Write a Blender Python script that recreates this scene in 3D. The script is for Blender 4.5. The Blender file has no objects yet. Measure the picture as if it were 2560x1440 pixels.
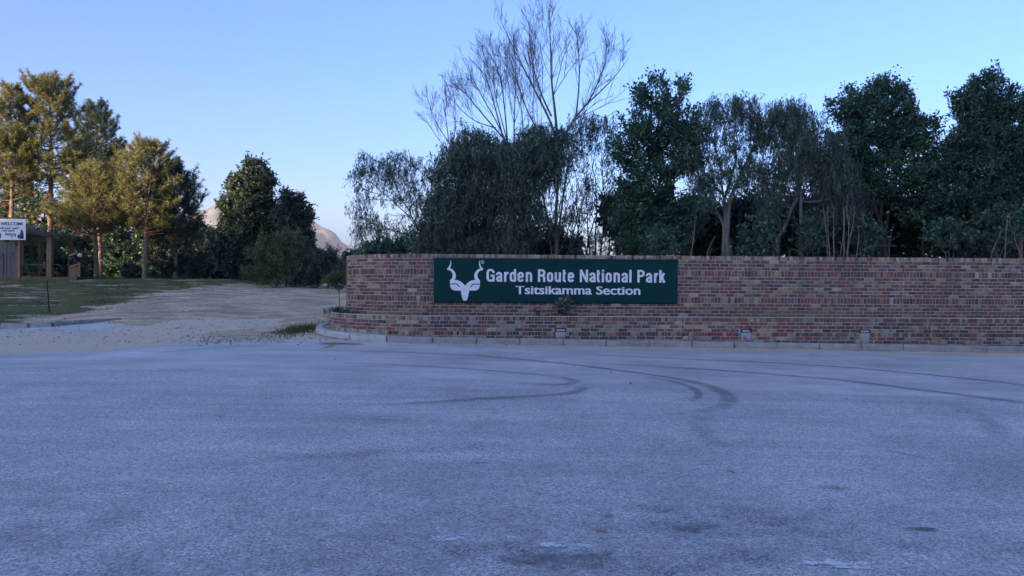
import bpy, bmesh, math, random
import numpy as np
from mathutils import Matrix, Vector
from mathutils.geometry import tessellate_polygon

random.seed(7)
rng = np.random.default_rng(11)
R = math.radians
sc = bpy.context.scene
COL = sc.collection

# ------------------------------------------------------------------ camera
CAM_Z = 1.5
F = 1920.0                       # focal length in pixels of the 2560 wide photograph
ROLL = 0.0063
PITCH = 8.0 / F
cam = bpy.data.cameras.new('camera')
cam.sensor_width = 36
cam.lens = F / 2560 * 36
cam.clip_start = 0.1
cam.clip_end = 12000
camo = bpy.data.objects.new('camera', cam)
COL.objects.link(camo)
camo.matrix_world = Matrix.Translation((0, 0, CAM_Z)) @ Matrix.Rotation(math.pi / 2 - PITCH, 4, 'X') @ Matrix.Rotation(ROLL, 4, 'Z')
sc.camera = camo

# ------------------------------------------------------------------ sky, sun, exposure
SUN_EL = R(10.0)
SUN_AZ = R(217.0)                # clockwise from +Y: behind the viewer, to the left
w = bpy.data.worlds.new('World')
sc.world = w
w.use_nodes = True
wn = w.node_tree.nodes
sky = wn.new('ShaderNodeTexSky')
sky.sky_type = 'NISHITA'
sky.sun_disc = False
sky.sun_elevation = SUN_EL
sky.sun_rotation = SUN_AZ
sky.altitude = 200
sky.air_density = 0.85
sky.dust_density = 3.6
sky.ozone_density = 5.0
tint = wn.new('ShaderNodeMix')                # the same slight tint over the whole sky
tint.data_type = 'RGBA'
tint.blend_type = 'MULTIPLY'
tint.inputs[0].default_value = 1.0
tint.inputs[7].default_value = (0.93, 0.87, 0.99, 1)
w.node_tree.links.new(sky.outputs[0], tint.inputs[6])
w.node_tree.links.new(tint.outputs[2], wn['Background'].inputs[0])
wn['Background'].inputs[1].default_value = 0.15
sl = bpy.data.lights.new('sun', 'SUN')
sl.energy = 5.0
sl.angle = R(0.5)
sl.color = (1.0, 0.72, 0.42)
slo = bpy.data.objects.new('sun', sl)
COL.objects.link(slo)
sdir = Vector((math.sin(SUN_AZ) * math.cos(SUN_EL), math.cos(SUN_AZ) * math.cos(SUN_EL), math.sin(SUN_EL)))
slo.rotation_euler = sdir.to_track_quat('Z', 'Y').to_euler()
slo.location = (-20, -20, 40)
vs = sc.view_settings
vs.view_transform = 'Standard'
vs.look = 'None'
vs.gamma = 1.0
vs.use_curve_mapping = False
vs.exposure = 1.77
sc.cycles.max_bounces = 6
sc.cycles.transparent_max_bounces = 12
sc.cycles.volume_bounces = 0

# ------------------------------------------------------------------ helpers
def P(px, py, D):
    dx, dy = px - 1280.0, py - 720.0
    u, v = dx + ROLL * dy, dy - ROLL * dx
    return np.array([u / F * D, D, CAM_Z - (v + 8.0) / F * D])

def sm(a, b, x):
    t = np.clip((np.asarray(x, float) - a) / (b - a), 0, 1)
    return t * t * (3 - 2 * t)

def gz(x, y):
    """height of the ground"""
    x = np.asarray(x, float); y = np.asarray(y, float)
    zt = np.interp(x, [-40, -14, -5, -2, 14, 40], [0, 0, .0975, .06, -.14, -.3])
    tr = np.interp(y, [17, 19.5, 22, 26, 32, 40, 46, 52, 62, 90, 200, 3000], [0, .04, .14, .40, .75, 1.2, 1.4, 1.38, .6, -3, -8, -10])
    la = np.interp(y, [24.5, 26, 30, 36, 43, 50, 60, 90, 200, 3000], [0, .03, .45, 1.05, 1.65, 1.8, 1.7, -2, -8, -10])
    wl = sm(-13.2, -17, x)
    hill = 15.0 * sm(-45, -78, y)                       # unseen rise added behind the viewer to lift the shading wood
    z = zt * (1 - sm(25, 60, y)) + tr * (1 - wl) + la * wl + hill
    return z

def ground_hit(px, py):
    D = 10.0
    for _ in range(40):
        p = P(px, py, D)
        zg = float(gz(p[0], p[1]))
        dv = (CAM_Z - p[2]) / D
        if dv < 1e-4: break
        D = 0.5 * D + 0.5 * (CAM_Z - zg) / dv
    p = P(px, py, D); p[2] = float(gz(p[0], p[1]))
    return p

def tag(o, label=None, cat=None, group=None, kind=None):
    if label: o['label'] = label
    if cat: o['category'] = cat
    if group: o['group'] = group
    if kind: o['kind'] = kind
    return o

def empty(name, loc=(0, 0, 0), label=None, cat=None, group=None, kind=None, parent=None):
    o = bpy.data.objects.new(name, None)
    o.empty_display_size = .2
    COL.objects.link(o)
    o.location = loc
    if parent: o.parent = parent
    return tag(o, label, cat, group, kind)

def mesh_obj(name, V, Fc, mat, parent=None, attrs=None, smooth=False, midx=None):
    """V: n x 3, Fc: array m x k (all the same size) or list of lists"""
    me = bpy.data.meshes.new(name)
    V = np.asarray(V, np.float32)
    if isinstance(Fc, np.ndarray) and Fc.ndim == 2:
        m, k = Fc.shape
        me.vertices.add(len(V)); me.vertices.foreach_set('co', V.ravel())
        me.loops.add(m * k); me.loops.foreach_set('vertex_index', Fc.astype(np.int32).ravel())
        me.polygons.add(m)
        me.polygons.foreach_set('loop_start', np.arange(0, m * k, k, dtype=np.int32))
        me.polygons.foreach_set('loop_total', np.full(m, k, np.int32))
        me.update(calc_edges=True)
    else:
        me.from_pydata([tuple(v) for v in V], [], [list(f) for f in Fc])
        me.update()
    mats = mat if isinstance(mat, (list, tuple)) else [mat]
    for q in mats: me.materials.append(q)
    if midx is not None: me.polygons.foreach_set('material_index', np.asarray(midx, np.int32))
    if smooth: me.polygons.foreach_set('use_smooth', np.ones(len(me.polygons), bool))
    if attrs:
        for an, av in attrs.items():
            a = me.attributes.new(an, 'FLOAT', 'POINT')
            a.data.foreach_set('value', np.asarray(av, np.float32))
    o = bpy.data.objects.new(name, me)
    COL.objects.link(o)
    if parent: o.parent = parent
    return o

class MB:
    """collects faces for one mesh"""
    def __init__(s): s.v = []; s.f = []; s.n = 0
    def add(s, v, f):
        v = np.asarray(v, float)
        s.v.append(v); s.f += [[i + s.n for i in q] for q in f]; s.n += len(v)
    def box(s, c, d, rz=0.0, M=None, bev=0.0, jit=0.0):
        """box centre c, full size d, with its edges chamfered by bev"""
        hx, hy, hz = d[0] / 2, d[1] / 2, d[2] / 2
        if bev > 0:
            bm = bmesh.new(); bmesh.ops.create_cube(bm, size=1)
            for v in bm.verts: v.co = Vector((v.co.x * d[0], v.co.y * d[1], v.co.z * d[2]))
            bmesh.ops.bevel(bm, geom=bm.edges[:] , offset=bev, segments=1, affect='EDGES', clamp_overlap=True)
            bm.verts.index_update()
            v = np.array([q.co for q in bm.verts]); f = [[q.index for q in fc.verts] for fc in bm.faces]; bm.free()
        else:
            v = np.array([[x, y, z] for x in (-hx, hx) for y in (-hy, hy) for z in (-hz, hz)])
            f = [[0, 1, 3, 2], [4, 6, 7, 5], [0, 4, 5, 1], [2, 3, 7, 6], [0, 2, 6, 4], [1, 5, 7, 3]]
        if jit: v = v + rng.normal(0, jit, v.shape)
        if M is not None:
            v = v @ np.array(M.to_3x3()).T
        elif rz:
            c_, s_ = math.cos(rz), math.sin(rz)
            v = np.stack([v[:, 0] * c_ - v[:, 1] * s_, v[:, 0] * s_ + v[:, 1] * c_, v[:, 2]], 1)
        s.add(v + np.asarray(c, float), f)
    def beam(s, a, b, wd, ht, bev=0.0):
        a = Vector(a); b = Vector(b); d = b - a
        q = d.to_track_quat('X', 'Z')
        s.box((a + b) / 2, (d.length, wd, ht), M=q.to_matrix(), bev=bev)
    def tube(s, pts, rad, n=6):
        V, Fq = tube_arrays(np.asarray(pts, float), np.asarray(rad, float) if np.ndim(rad) else np.full(len(pts), rad), n)
        s.add(V, Fq.tolist())
        m = len(pts)
        s.f.append([s.n - n * m + i for i in range(n)][::-1]); s.f.append([s.n - n + i for i in range(n)])
    def build(s, name, mat, parent=None, smooth=False):
        return mesh_obj(name, np.concatenate(s.v), s.f, mat, parent, smooth=smooth)

def tube_arrays(pts, rad, n=5):
    m = len(pts)
    t = np.gradient(pts, axis=0)
    t /= np.linalg.norm(t, axis=1, keepdims=True) + 1e-9
    ref = np.array([0.31, 0.87, 0.1])
    a = np.cross(t, ref); a /= np.linalg.norm(a, axis=1, keepdims=True) + 1e-9
    b = np.cross(t, a)
    ang = np.arange(n) * 2 * math.pi / n
    V = pts[:, None, :] + rad[:, None, None] * (np.cos(ang)[None, :, None] * a[:, None, :] + np.sin(ang)[None, :, None] * b[:, None, :])
    i = np.arange(m - 1)[:, None] * n; j = np.arange(n)[None, :]; k = (j + 1) % n
    Fq = np.stack([i + j, i + k, i + n + k, i + n + j], -1).reshape(-1, 4)
    return V.reshape(-1, 3), Fq

class Tubes:
    def __init__(s): s.V = []; s.F = []; s.n = 0
    def add(s, pts, rad, n=5):
        V, Fq = tube_arrays(np.asarray(pts, float), np.asarray(rad, float), n)
        s.V.append(V); s.F.append(Fq + s.n); s.n += len(V)
    def build(s, name, mat, parent):
        return mesh_obj(name, np.concatenate(s.V), np.concatenate(s.F), mat, parent, smooth=True)

# ------------------------------------------------------------------ materials
class N:
    def __init__(s, name):
        s.m = bpy.data.materials.new(name); s.m.use_nodes = True
        s.t = s.m.node_tree; s.n = s.t.nodes; s.b = s.n['Principled BSDF']; s.out = s.n['Material Output']
        s.b.inputs['Specular IOR Level'].default_value = .25
        s.geo = s.n.new('ShaderNodeNewGeometry')
    def new(s, t, **k):
        q = s.n.new(t)
        for a, b in k.items(): setattr(q, a, b)
        return q
    def put(s, sock, v):
        if v is None: return
        if isinstance(v, bpy.types.NodeSocket): s.t.links.new(v, sock)
        elif isinstance(v, (tuple, list)) and len(v) == 3 and sock.type == 'RGBA': sock.default_value = (*v, 1)
        else: sock.default_value = v
    def pos(s, scale=(1, 1, 1)):
        q = s.new('ShaderNodeMapping'); s.put(q.inputs[0], s.geo.outputs['Position']); q.inputs['Scale'].default_value = scale
        return q.outputs[0]
    def noise(s, scale, detail=4, rough=.6, vec=None, w=None):
        q = s.new('ShaderNodeTexNoise')
        if w is not None: q.noise_dimensions = '4D'; s.put(q.inputs['W'], w)
        s.put(q.inputs['Vector'], vec if vec is not None else s.geo.outputs['Position'])
        q.inputs['Scale'].default_value = scale; q.inputs['Detail'].default_value = detail; q.inputs['Roughness'].default_value = rough
        return q.outputs['Fac']
    def vor(s, scale, vec=None, out='Distance'):
        q = s.new('ShaderNodeTexVoronoi'); s.put(q.inputs['Vector'], vec if vec is not None else s.geo.outputs['Position']); q.inputs['Scale'].default_value = scale
        return q.outputs[out]
    def ramp(s, v, a, b, c0=0.0, c1=1.0):
        q = s.new('ShaderNodeMapRange'); s.put(q.inputs[0], v)
        for i, x in enumerate((a, b, c0, c1)): s.put(q.inputs[1 + i], x)
        return q.outputs[0]
    def math(s, op, a, b=None, clamp=False):
        q = s.new('ShaderNodeMath', operation=op, use_clamp=clamp); s.put(q.inputs[0], a); s.put(q.inputs[1], b)
        return q.outputs[0]
    def mix(s, f, a, b, mode='MIX'):
        q = s.new('ShaderNodeMix', data_type='RGBA', blend_type=mode)
        s.put(q.inputs[0], f); s.put(q.inputs[6], a); s.put(q.inputs[7], b)
        return q.outputs[2]
    def attr(s, name):
        return s.new('ShaderNodeAttribute', attribute_name=name).outputs['Fac']
    def col(s, v): s.put(s.b.inputs['Base Color'], v)
    def rough(s, v): s.put(s.b.inputs['Roughness'], v)
    def bump(s, h, strength=.3, dist=.01):
        q = s.new('ShaderNodeBump'); s.put(q.inputs['Height'], h); q.inputs['Strength'].default_value = strength; q.inputs['Distance'].default_value = dist
        s.t.links.new(q.outputs[0], s.b.inputs['Normal'])
    def alpha(s, v):
        s.put(s.b.inputs['Alpha'], v)

def plain(name, c, rough=.7, var=.25, scale=8, bump=0.0, spec=.25, metal=0.0):
    k = N(name)
    n = k.noise(scale, 5)
    d = tuple(x * (1 - var) for x in c); l = tuple(min(1, x * (1 + var)) for x in c)
    k.col(k.mix(k.ramp(n, .3, .7), d, l)); k.rough(rough)
    k.b.inputs['Specular IOR Level'].default_value = spec; k.b.inputs['Metallic'].default_value = metal
    if bump: k.bump(k.noise(scale * 6, 4), bump)
    return k.m

# asphalt: weathered grey, speckled aggregate; an older rougher strip near the viewer, a smoother darker one by the wall
def m_asphalt():
    k = N('weathered_asphalt')
    fine = k.noise(95, 3, .7); agg = k.vor(85, out='Color'); mid = k.noise(9, 5, .65); big = k.noise(.55, 4, .6)
    sep = k.new('ShaderNodeSeparateColor'); k.put(sep.inputs[0], agg)
    streak = k.noise(1.0, 5, .65, k.pos((.35, 2.4, 1)))
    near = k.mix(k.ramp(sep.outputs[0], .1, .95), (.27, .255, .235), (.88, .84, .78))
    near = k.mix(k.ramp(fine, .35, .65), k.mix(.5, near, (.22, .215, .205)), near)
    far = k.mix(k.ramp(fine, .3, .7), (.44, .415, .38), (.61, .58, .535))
    pit = k.ramp(k.vor(17), .10, .16)
    near = k.mix(k.ramp(pit, 0, 1, .55, 0), near, (.06, .06, .06))
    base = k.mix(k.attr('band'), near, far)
    tone = k.math('MULTIPLY', k.ramp(big, .3, .7, .74, 1.16), k.ramp(mid, .25, .75, .88, 1.09))
    tone = k.math('MULTIPLY', tone, k.ramp(streak, .3, .7, .84, 1.1))
    tc = k.new('ShaderNodeCombineColor')
    for i in range(3): k.put(tc.inputs[i], tone)
    base = k.mix(1.0, base, tc.outputs[0], 'MULTIPLY')
    old = k.math('MULTIPLY', k.attr('wear_and_view_dark'), k.ramp(k.noise(2.2, 6, .7), .42, .6))
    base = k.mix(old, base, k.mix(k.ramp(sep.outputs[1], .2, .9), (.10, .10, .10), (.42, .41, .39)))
    dust = k.math('ADD', k.attr('dust'), k.ramp(k.noise(1.3, 6, .68, k.pos((.6, 1.6, 1))), .2, .8, -.45, .45))
    dustf = k.ramp(dust, .38, .68)
    sandc = k.mix(k.ramp(k.noise(6, 6, .7), .3, .7), (.48, .35, .20), (.70, .54, .35))
    k.col(k.mix(k.math('MULTIPLY', dustf, .88), base, sandc))
    k.rough(.62); k.b.inputs['Specular IOR Level'].default_value = .5
    k.bump(k.math('ADD', sep.outputs[0], k.math('MULTIPLY', fine, 1.2)), .45, .006)
    return k.m

def m_ground():
    k = N('dirt_and_lawn')
    streak = k.noise(1.0, 6, .7, k.pos((.5, 1.3, 1)))
    fine = k.noise(14, 6, .75); peb = k.vor(11, out='Color')
    sp = k.new('ShaderNodeSeparateColor'); k.put(sp.inputs[0], peb)
    gravel = k.mix(k.ramp(fine, .3, .7), (.46, .33, .205), (.80, .60, .38))
    gravel = k.mix(k.ramp(sp.outputs[0], .82, .9), gravel, (.22, .19, .17))
    sand = k.mix(k.ramp(fine, .3, .7), (.48, .35, .20), (.74, .565, .355))
    s = k.math('ADD', k.attr('sand'), k.ramp(streak, .32, .68, -.5, .5))
    dirt = k.mix(k.ramp(s, .3, .75), gravel, sand)
    dirt = k.mix(k.ramp(k.noise(.9, 6, .72, k.pos((.6, 1.4, 1))),   .42, .60, 0, .92), dirt, k.mix(k.ramp(fine, .35, .65), (.20, .145, .115), (.38, .29, .22)))
    g = k.math('ADD', k.attr('lawn'), k.ramp(k.noise(.75, 6, .68, k.pos((.55, 1.5, 1))), .25, .75, -.95, .40))
    turf = k.mix(k.ramp(k.noise(5, 5, .7), .3, .7), (.05, .062, .022), (.15, .155, .06))
    k.col(k.mix(k.ramp(g, .38, .62), dirt, turf)); k.rough(.95)
    k.b.inputs['Specular IOR Level'].default_value = .1
    k.bump(k.math('ADD', fine, k.noise(3, 4)), .8, .03)
    return k.m

def m_leaf(name, dark, light, trans=.25, rough=.5):
    k = N(name)
    t = k.attr('tint')
    c = k.mix(t, dark, light)
    k.col(c); k.rough(rough); k.b.inputs['Specular IOR Level'].default_value = .32
    tr = k.new('ShaderNodeBsdfTranslucent'); k.put(tr.inputs[0], k.mix(.5, c, light))
    ms = k.new('ShaderNodeMixShader'); ms.inputs[0].default_value = trans
    k.t.links.new(k.b.outputs[0], ms.inputs[1]); k.t.links.new(tr.outputs[0], ms.inputs[2]); k.t.links.new(ms.outputs[0], k.out.inputs[0])
    return k.m

def m_bark(name, a, b):
    k = N(name)
    n = k.noise(9, 6, .7, k.pos((1, 1, .3)))
    k.col(k.mix(k.ramp(n, .3, .7), a, b)); k.rough(.9); k.bump(n, .6, .02)
    return k.m

def m_brick(name, c, alt, altamt):
    """fired clay brick: own colour, with scorched or pale areas"""
    k = N(name)
    big = k.noise(7.5, 4, .6); n = k.noise(38, 5, .7)
    f = k.ramp(k.math('ADD', big, k.math('MULTIPLY', n, .5)), 1.0 - altamt * .55, 1.08 - altamt * .55)
    c2 = tuple(x * .62 for x in c)
    base = k.mix(k.ramp(n, .3, .7), c2, c)
    base = k.mix(k.math('MULTIPLY', f, .8), base, alt)
    sepz = k.new('ShaderNodeSeparateXYZ'); k.put(sepz.inputs[0], k.geo.outputs['Position'])
    # algae and dirt film where damp soil splashes and along the ledge
    z = sepz.outputs[2]
    b1 = k.math('MULTIPLY', k.ramp(z, .55, .74), k.ramp(z, .98, .76))
    b2 = k.ramp(k.noise(.8, 5, .7), .42, .64)
    film = k.math('MULTIPLY', k.math('MULTIPLY', b1, b2), .7)
    base = k.mix(film, base, (.20, .16, .09))
    run = k.math('MULTIPLY', k.ramp(k.noise(1.0, 5, .65, k.pos((2.2, 2.2, .22))), .50, .68), k.ramp(z, 1.0, 2.15, .15, .6))
    base = k.mix(run, base, (.075, .066, .06))
    k.col(base); k.rough(.88); k.b.inputs['Specular IOR Level'].default_value = .2
    k.bump(n, .5, .006)
    return k.m

def m_mortar():
    k = N('mortar')
    n = k.noise(30, 5, .7); b = k.noise(1.1, 5, .65)
    c = k.mix(k.ramp(n, .3, .7), (.29, .25, .21), (.45, .395, .335))
    sepz = k.new('ShaderNodeSeparateXYZ'); k.put(sepz.inputs[0], k.geo.outputs['Position'])
    run = k.math('MULTIPLY', k.ramp(k.noise(1.0, 5, .65, k.pos((2.2, 2.2, .22))), .50, .68), k.ramp(sepz.outputs[2], 1.0, 2.15, .15, .6))
    c = k.mix(run, c, (.11, .098, .088))
    k.col(k.mix(k.ramp(b, .45, .75, 0, .6), c, (.30, .24, .17))); k.rough(.95); k.bump(n, .6, .006)
    return k.m

def m_concrete(name='kerb_concrete', a=(.22, .215, .20), b=(.38, .37, .35)):
    k = N(name)
    n = k.noise(5, 6, .7); n2 = k.noise(45, 4, .7); st = k.noise(1.0, 5, .7, k.pos((1.2, 1.2, 9)))
    c = k.mix(k.ramp(n, .3, .7), a, b)
    c = k.mix(k.ramp(st, .5, .72, 0, .75), c, (.17, .165, .15))
    c = k.mix(k.ramp(n2, .55, .7, 0, .5), c, (.46, .45, .43))
    k.col(c); k.rough(.92); k.bump(n2, .5, .008)
    return k.m

def m_wood(name, a, b, scale=(14, 14, 1.2)):
    k = N(name)
    n = k.noise(1.5, 6, .65, k.pos(scale))
    k.col(k.mix(k.ramp(n, .3, .7), a, b)); k.rough(.8); k.bump(n, .4, .01)
    return k.m

def m_decal(name, c0, c1, amount=.9, scale=(3, 3, 3), soft=.25, lo=.45, con=.25):
    """thin weathered film on asphalt: alpha from the 'a' attribute broken up by noise"""
    k = N(name)
    n = k.noise(1.0, 6, .72, k.pos(scale)); n2 = k.noise(60, 3, .7)
    k.col(k.mix(k.ramp(n2, .3, .7), c0, c1)); k.rough(.9); k.b.inputs['Specular IOR Level'].default_value = .15
    v = k.math('ADD', k.attr('a'), k.ramp(k.math('ADD', k.math('MULTIPLY', n, .65), k.math('MULTIPLY', n2, .35)), .5 - con, .5 + con, -.5, .5))
    k.alpha(k.math('MULTIPLY', k.ramp(v, lo, lo + soft), amount))
    return k.m

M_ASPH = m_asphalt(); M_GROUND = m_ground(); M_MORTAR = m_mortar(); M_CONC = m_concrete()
M_KERB2 = m_concrete('whitened_kerb_concrete', (.34, .335, .32), (.53, .52, .495))
M_SOIL = plain('planter_soil', (.06, .045, .03), .95, .5, 20, .8)
BR = [m_brick('brick_plum', (0.205, 0.112, 0.098), (0.27, 0.17, 0.115), .35),
      m_brick('brick_dark_plum', (0.145, 0.086, 0.08), (0.22, 0.145, 0.105), .25),
      m_brick('brick_wine', (0.245, 0.105, 0.078), (0.3, 0.17, 0.105), .35),
      m_brick('brick_brown', (0.26, 0.17, 0.115), (0.34, 0.24, 0.15), .55),
      m_brick('brick_blueblack', (0.095, 0.075, 0.076), (0.17, 0.12, 0.1), .2),
      m_brick('brick_orange', (0.36, 0.22, 0.135), (0.42, 0.29, 0.18), .7),
      m_brick('brick_tan', (0.4, 0.31, 0.21), (0.46, 0.37, 0.26), .7),
      m_brick('brick_red', (0.3, 0.09, 0.068), (0.34, 0.19, 0.13), .3),
      m_brick('brick_grey', (0.22, 0.2, 0.175), (0.31, 0.28, 0.24), .6)]
BW_MAIN = [28, 19, 20, 22, 7, 2.6, 1.6, 1.0, 2]
BW_COPE = [9, 7, 4, 28, 3, 9, 26, 1, 16]
BW_LOW = [18, 26, 8, 16, 18, 1.2, .8, .8, 18]
BW_LOWR = [12, 8, 16, 14, 4, 10, 4, 30, 8]

# ------------------------------------------------------------------ ground sheets
xs = np.unique(np.concatenate([np.linspace(-3000, -60, 26), np.linspace(-60, -30, 31), np.arange(-30, 22, .22), np.linspace(22, 60, 30), np.linspace(60, 3000, 26)]))
ys = np.unique(np.concatenate([np.linspace(-400, -30, 40), np.linspace(-30, 16, 24), np.arange(16, 50, .22), np.linspace(50, 110, 40), np.linspace(110, 3400, 30)]))
X, Y = np.meshgrid(xs, ys)
def grid_faces(nx, ny):
    i = np.arange(ny - 1)[:, None] * nx + np.arange(nx - 1)[None, :]
    return np.stack([i, i + 1, i + nx + 1, i + nx], -1).reshape(-1, 4)
def vnoise(x, y, s, seed=0):
    r = np.random.default_rng(seed); z = np.zeros_like(x)
    for o in range(5):
        a = r.uniform(0, 6.28, 4); f = s * 1.9 ** o
        z += (np.sin(f * (x * math.cos(a[0]) + y * math.sin(a[0])) + a[1]) * np.sin(f * (y * math.cos(a[2]) - x * math.sin(a[2])) + a[3])) / 1.7 ** o
    return z
# line along which the sand starts to lie over the asphalt (x -> y)
SAND_X = [-40, -17, -13, -9.4, -8.4, -6.9, -6.0, -5.2, -4.4, -3, 30]
SAND_Y = [24.2, 24.2, 24.0, 21.5, 20.0, 19.2, 19.6, 19.9, 18.9, 18.6, 18.6]
sandline = np.interp(X, SAND_X, SAND_Y)
Z = gz(X, Y)
Z += np.where((Y > 17) & (Y < 60), .018 * vnoise(X, Y, 1.3, 3) * sm(18, 24, Y), 0)
# two wheel ruts that curve up the track
rut = np.zeros_like(Z)
for off in (-.8, .8):
    cx = np.interp(Y, [18, 22, 27, 34, 46], [-10.8, -9.2, -8.2, -7.4, -8.2]) + off
    rut += np.exp(-((X - cx) / .75) ** 2)
Z -= .07 * rut * sm(19, 23, Y)
Z += np.where(Y < sandline, -.06, .012) * ((Y > -29) & (X > -60) & (X < 60))
Z -= .35 * sm(-4.2, -3.0, X) * sm(20, 21.5, Y) * 0
lawn = sm(-14.3, -17.2, X + .9 * vnoise(X, Y, .8, 5)) * sm(24.3, 25.2, Y)
lawn = np.maximum(lawn, sm(-13.2, -15.5, X + 1.0 * vnoise(X, Y, .6, 15)) * sm(36, 42, Y) * .9)
lawn = np.maximum(lawn, .95 * np.exp(-(((X + 5.75) / .55) ** 2 + ((Y - 21.5) / 1.6) ** 2)))
lawn = np.maximum(lawn, .8 * sm(47, 52, Y)) * sm(-1, 3, -X + 20)
sand = .14 + .62 * np.clip(rut, 0, 1) + .75 * np.exp(-np.clip(Y - sandline, 0, 99) / 1.6) + .35 * np.exp(-((Y - 24) / 4.5) ** 2) * np.exp(-((X + 8.5) / 4) ** 2)
ground = mesh_obj('ground', np.stack([X, Y, Z], -1).reshape(-1, 3), grid_faces(len(xs), len(ys)), M_GROUND,
                  attrs={'lawn': lawn.ravel(), 'sand': sand.ravel()}, smooth=True)
tag(ground, 'dirt track and patchy grass bank climbing away from the asphalt', kind='structure')

ax = np.arange(-40, 26.01, .2); ay = np.concatenate([np.arange(-28, 1, .5), np.arange(1, 24.6, .2)])
AX, AY = np.meshgrid(ax, ay)
AZ = gz(AX, np.minimum(AY, 17.2)) + np.where(AY > 17.2, gz(AX, AY) - gz(AX, np.full_like(AY, 17.2)), 0)
band = sm(-.05, .05, AY - (12.3 - .167 * (AX + 3.1) + .03 * vnoise(AX, AY * 0, 1.5, 8)))
dl = np.interp(AX, [-40, -17, -10.3, -8.6, -8.3, -6.9, -5.2, -4, 0, 30], [14.5, 15, 15.6, 16.2, 17.3, 18.3, 19.2, 18.9, 18.3, 18.6])
dust = sm(-.9, .5, AY - dl) * .95
strip = np.exp(-(((AY - 22.3) / 1.5) ** 2)) * sm(-9.5, -12, AX)          # bare asphalt along the left kerb
dust = dust * (1 - .75 * strip) + .12 * np.exp(-((AY - 17.8) / .5) ** 2) * (AX > -3)
wear_and_view_dark = np.exp(-(((AX - .75) / .75) ** 2 + ((AY - 4.15) / .5) ** 2)) + .7 * np.exp(-(((AX - 1.3) / .7) ** 2 + ((AY - 4.9) / .3) ** 2)) + .35 * np.exp(-(((AX - .3) / 1.4) ** 2 + ((AY - 6.2) / .25) ** 2)) + .8 * sm(7.5, 3.5, AY)  # worn spots plus painted near darkening, imitating sheen lost at steep view
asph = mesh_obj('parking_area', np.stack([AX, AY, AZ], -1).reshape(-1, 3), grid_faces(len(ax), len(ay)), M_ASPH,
                attrs={'band': band.ravel(), 'dust': dust.ravel(), 'wear_and_view_dark': np.clip(wear_and_view_dark, 0, 1).ravel()}, smooth=True)
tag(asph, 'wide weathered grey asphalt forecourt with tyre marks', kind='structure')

# ------------------------------------------------------------------ wall frame: s along the wall, arc on the left end
TH = R(2.05)
E = np.array([math.cos(TH), math.sin(TH)]); NB = np.array([-math.sin(TH), math.cos(TH)])   # NB points away from the viewer
O2 = np.array([-1.95, 19.2]); RW = 2.6
S_MAX = 18.4; ARC = R(112)
CEN = O2 + NB * RW
def wpt(s, off=0.0):
    """point on a line 'off' metres in front of the wall face; s>0 straight, s<0 arc length (measured on the wall face), then straight back.
    returns xy and outward normal"""
    if s >= 0:
        return O2 + E * s - NB * off, -NB
    a = min(-s / RW, ARC)
    n = -NB * math.cos(a) - E * math.sin(a)
    p = CEN + n * (RW + off)
    ex = -s / RW - a
    if ex > 0:
        p = p + (NB * math.sin(a) - E * math.cos(a)) * ex * RW
        return p, n
    return p, n
S_MIN = -(ARC * RW + 2.2)

def strip_solid(name, off_f, off_b, z0, z1, s0, s1, mat, parent=None, step=.25):
    """a wall core that follows the frame"""
    ss = np.unique(np.concatenate([np.arange(s0, s1, step), [s1, min(max(0, s0), s1)]]))
    V = []; Fq = []
    for s in ss:
        pf, _ = wpt(s, off_f); pb, _ = wpt(s, off_b)
        z0_ = z0(s) if callable(z0) else z0; z1_ = z1(s) if callable(z1) else z1
        V += [(*pf, z0_), (*pf, z1_), (*pb, z1_), (*pb, z0_)]
    m = len(ss)
    for i in range(m - 1):
        a = i * 4; b = a + 4
        for j in range(4):
            k = (j + 1) % 4
            Fq.append([a + j, b + j, b + k, a + k])
    Fq.append([3, 2, 1, 0]); e = (m - 1) * 4; Fq.append([e, e + 1, e + 2, e + 3])
    return mesh_obj(name, V, Fq, mat, parent)

# one brick mesh: front face (towards -Y) is chamfered and slightly uneven; size 1 x depth x 1 scaled per brick
def brick_variant(seed):
    r = np.random.default_rng(seed)
    back = [[x, .0, z] for x, z in ((-.5, -.5), (.5, -.5), (.5, .5), (-.5, .5))]
    mid = [[x * .985 + r.normal(0, .008), -.075, z * .96 + r.normal(0, .018)] for x, z in ((-.5, -.5), (.5, -.5), (.5, .5), (-.5, .5))]
    fr = [[x * .94 + r.normal(0, .012), -.084 - abs(r.normal(0, .002)), z * .82 + r.normal(0, .035)] for x, z in ((-.5, -.5), (.5, -.5), (.5, .5), (-.5, .5))]
    V = np.array(back + mid + fr)
    Fq = []
    for i in range(4):
        j = (i + 1) % 4
        Fq.append([i, j, 4 + j, 4 + i]); Fq.append([4 + i, 4 + j, 8 + j, 8 + i])
    Fq.append([8, 9, 10, 11])
    return V, Fq
BV = [brick_variant(100 + i) for i in range(8)]

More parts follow.
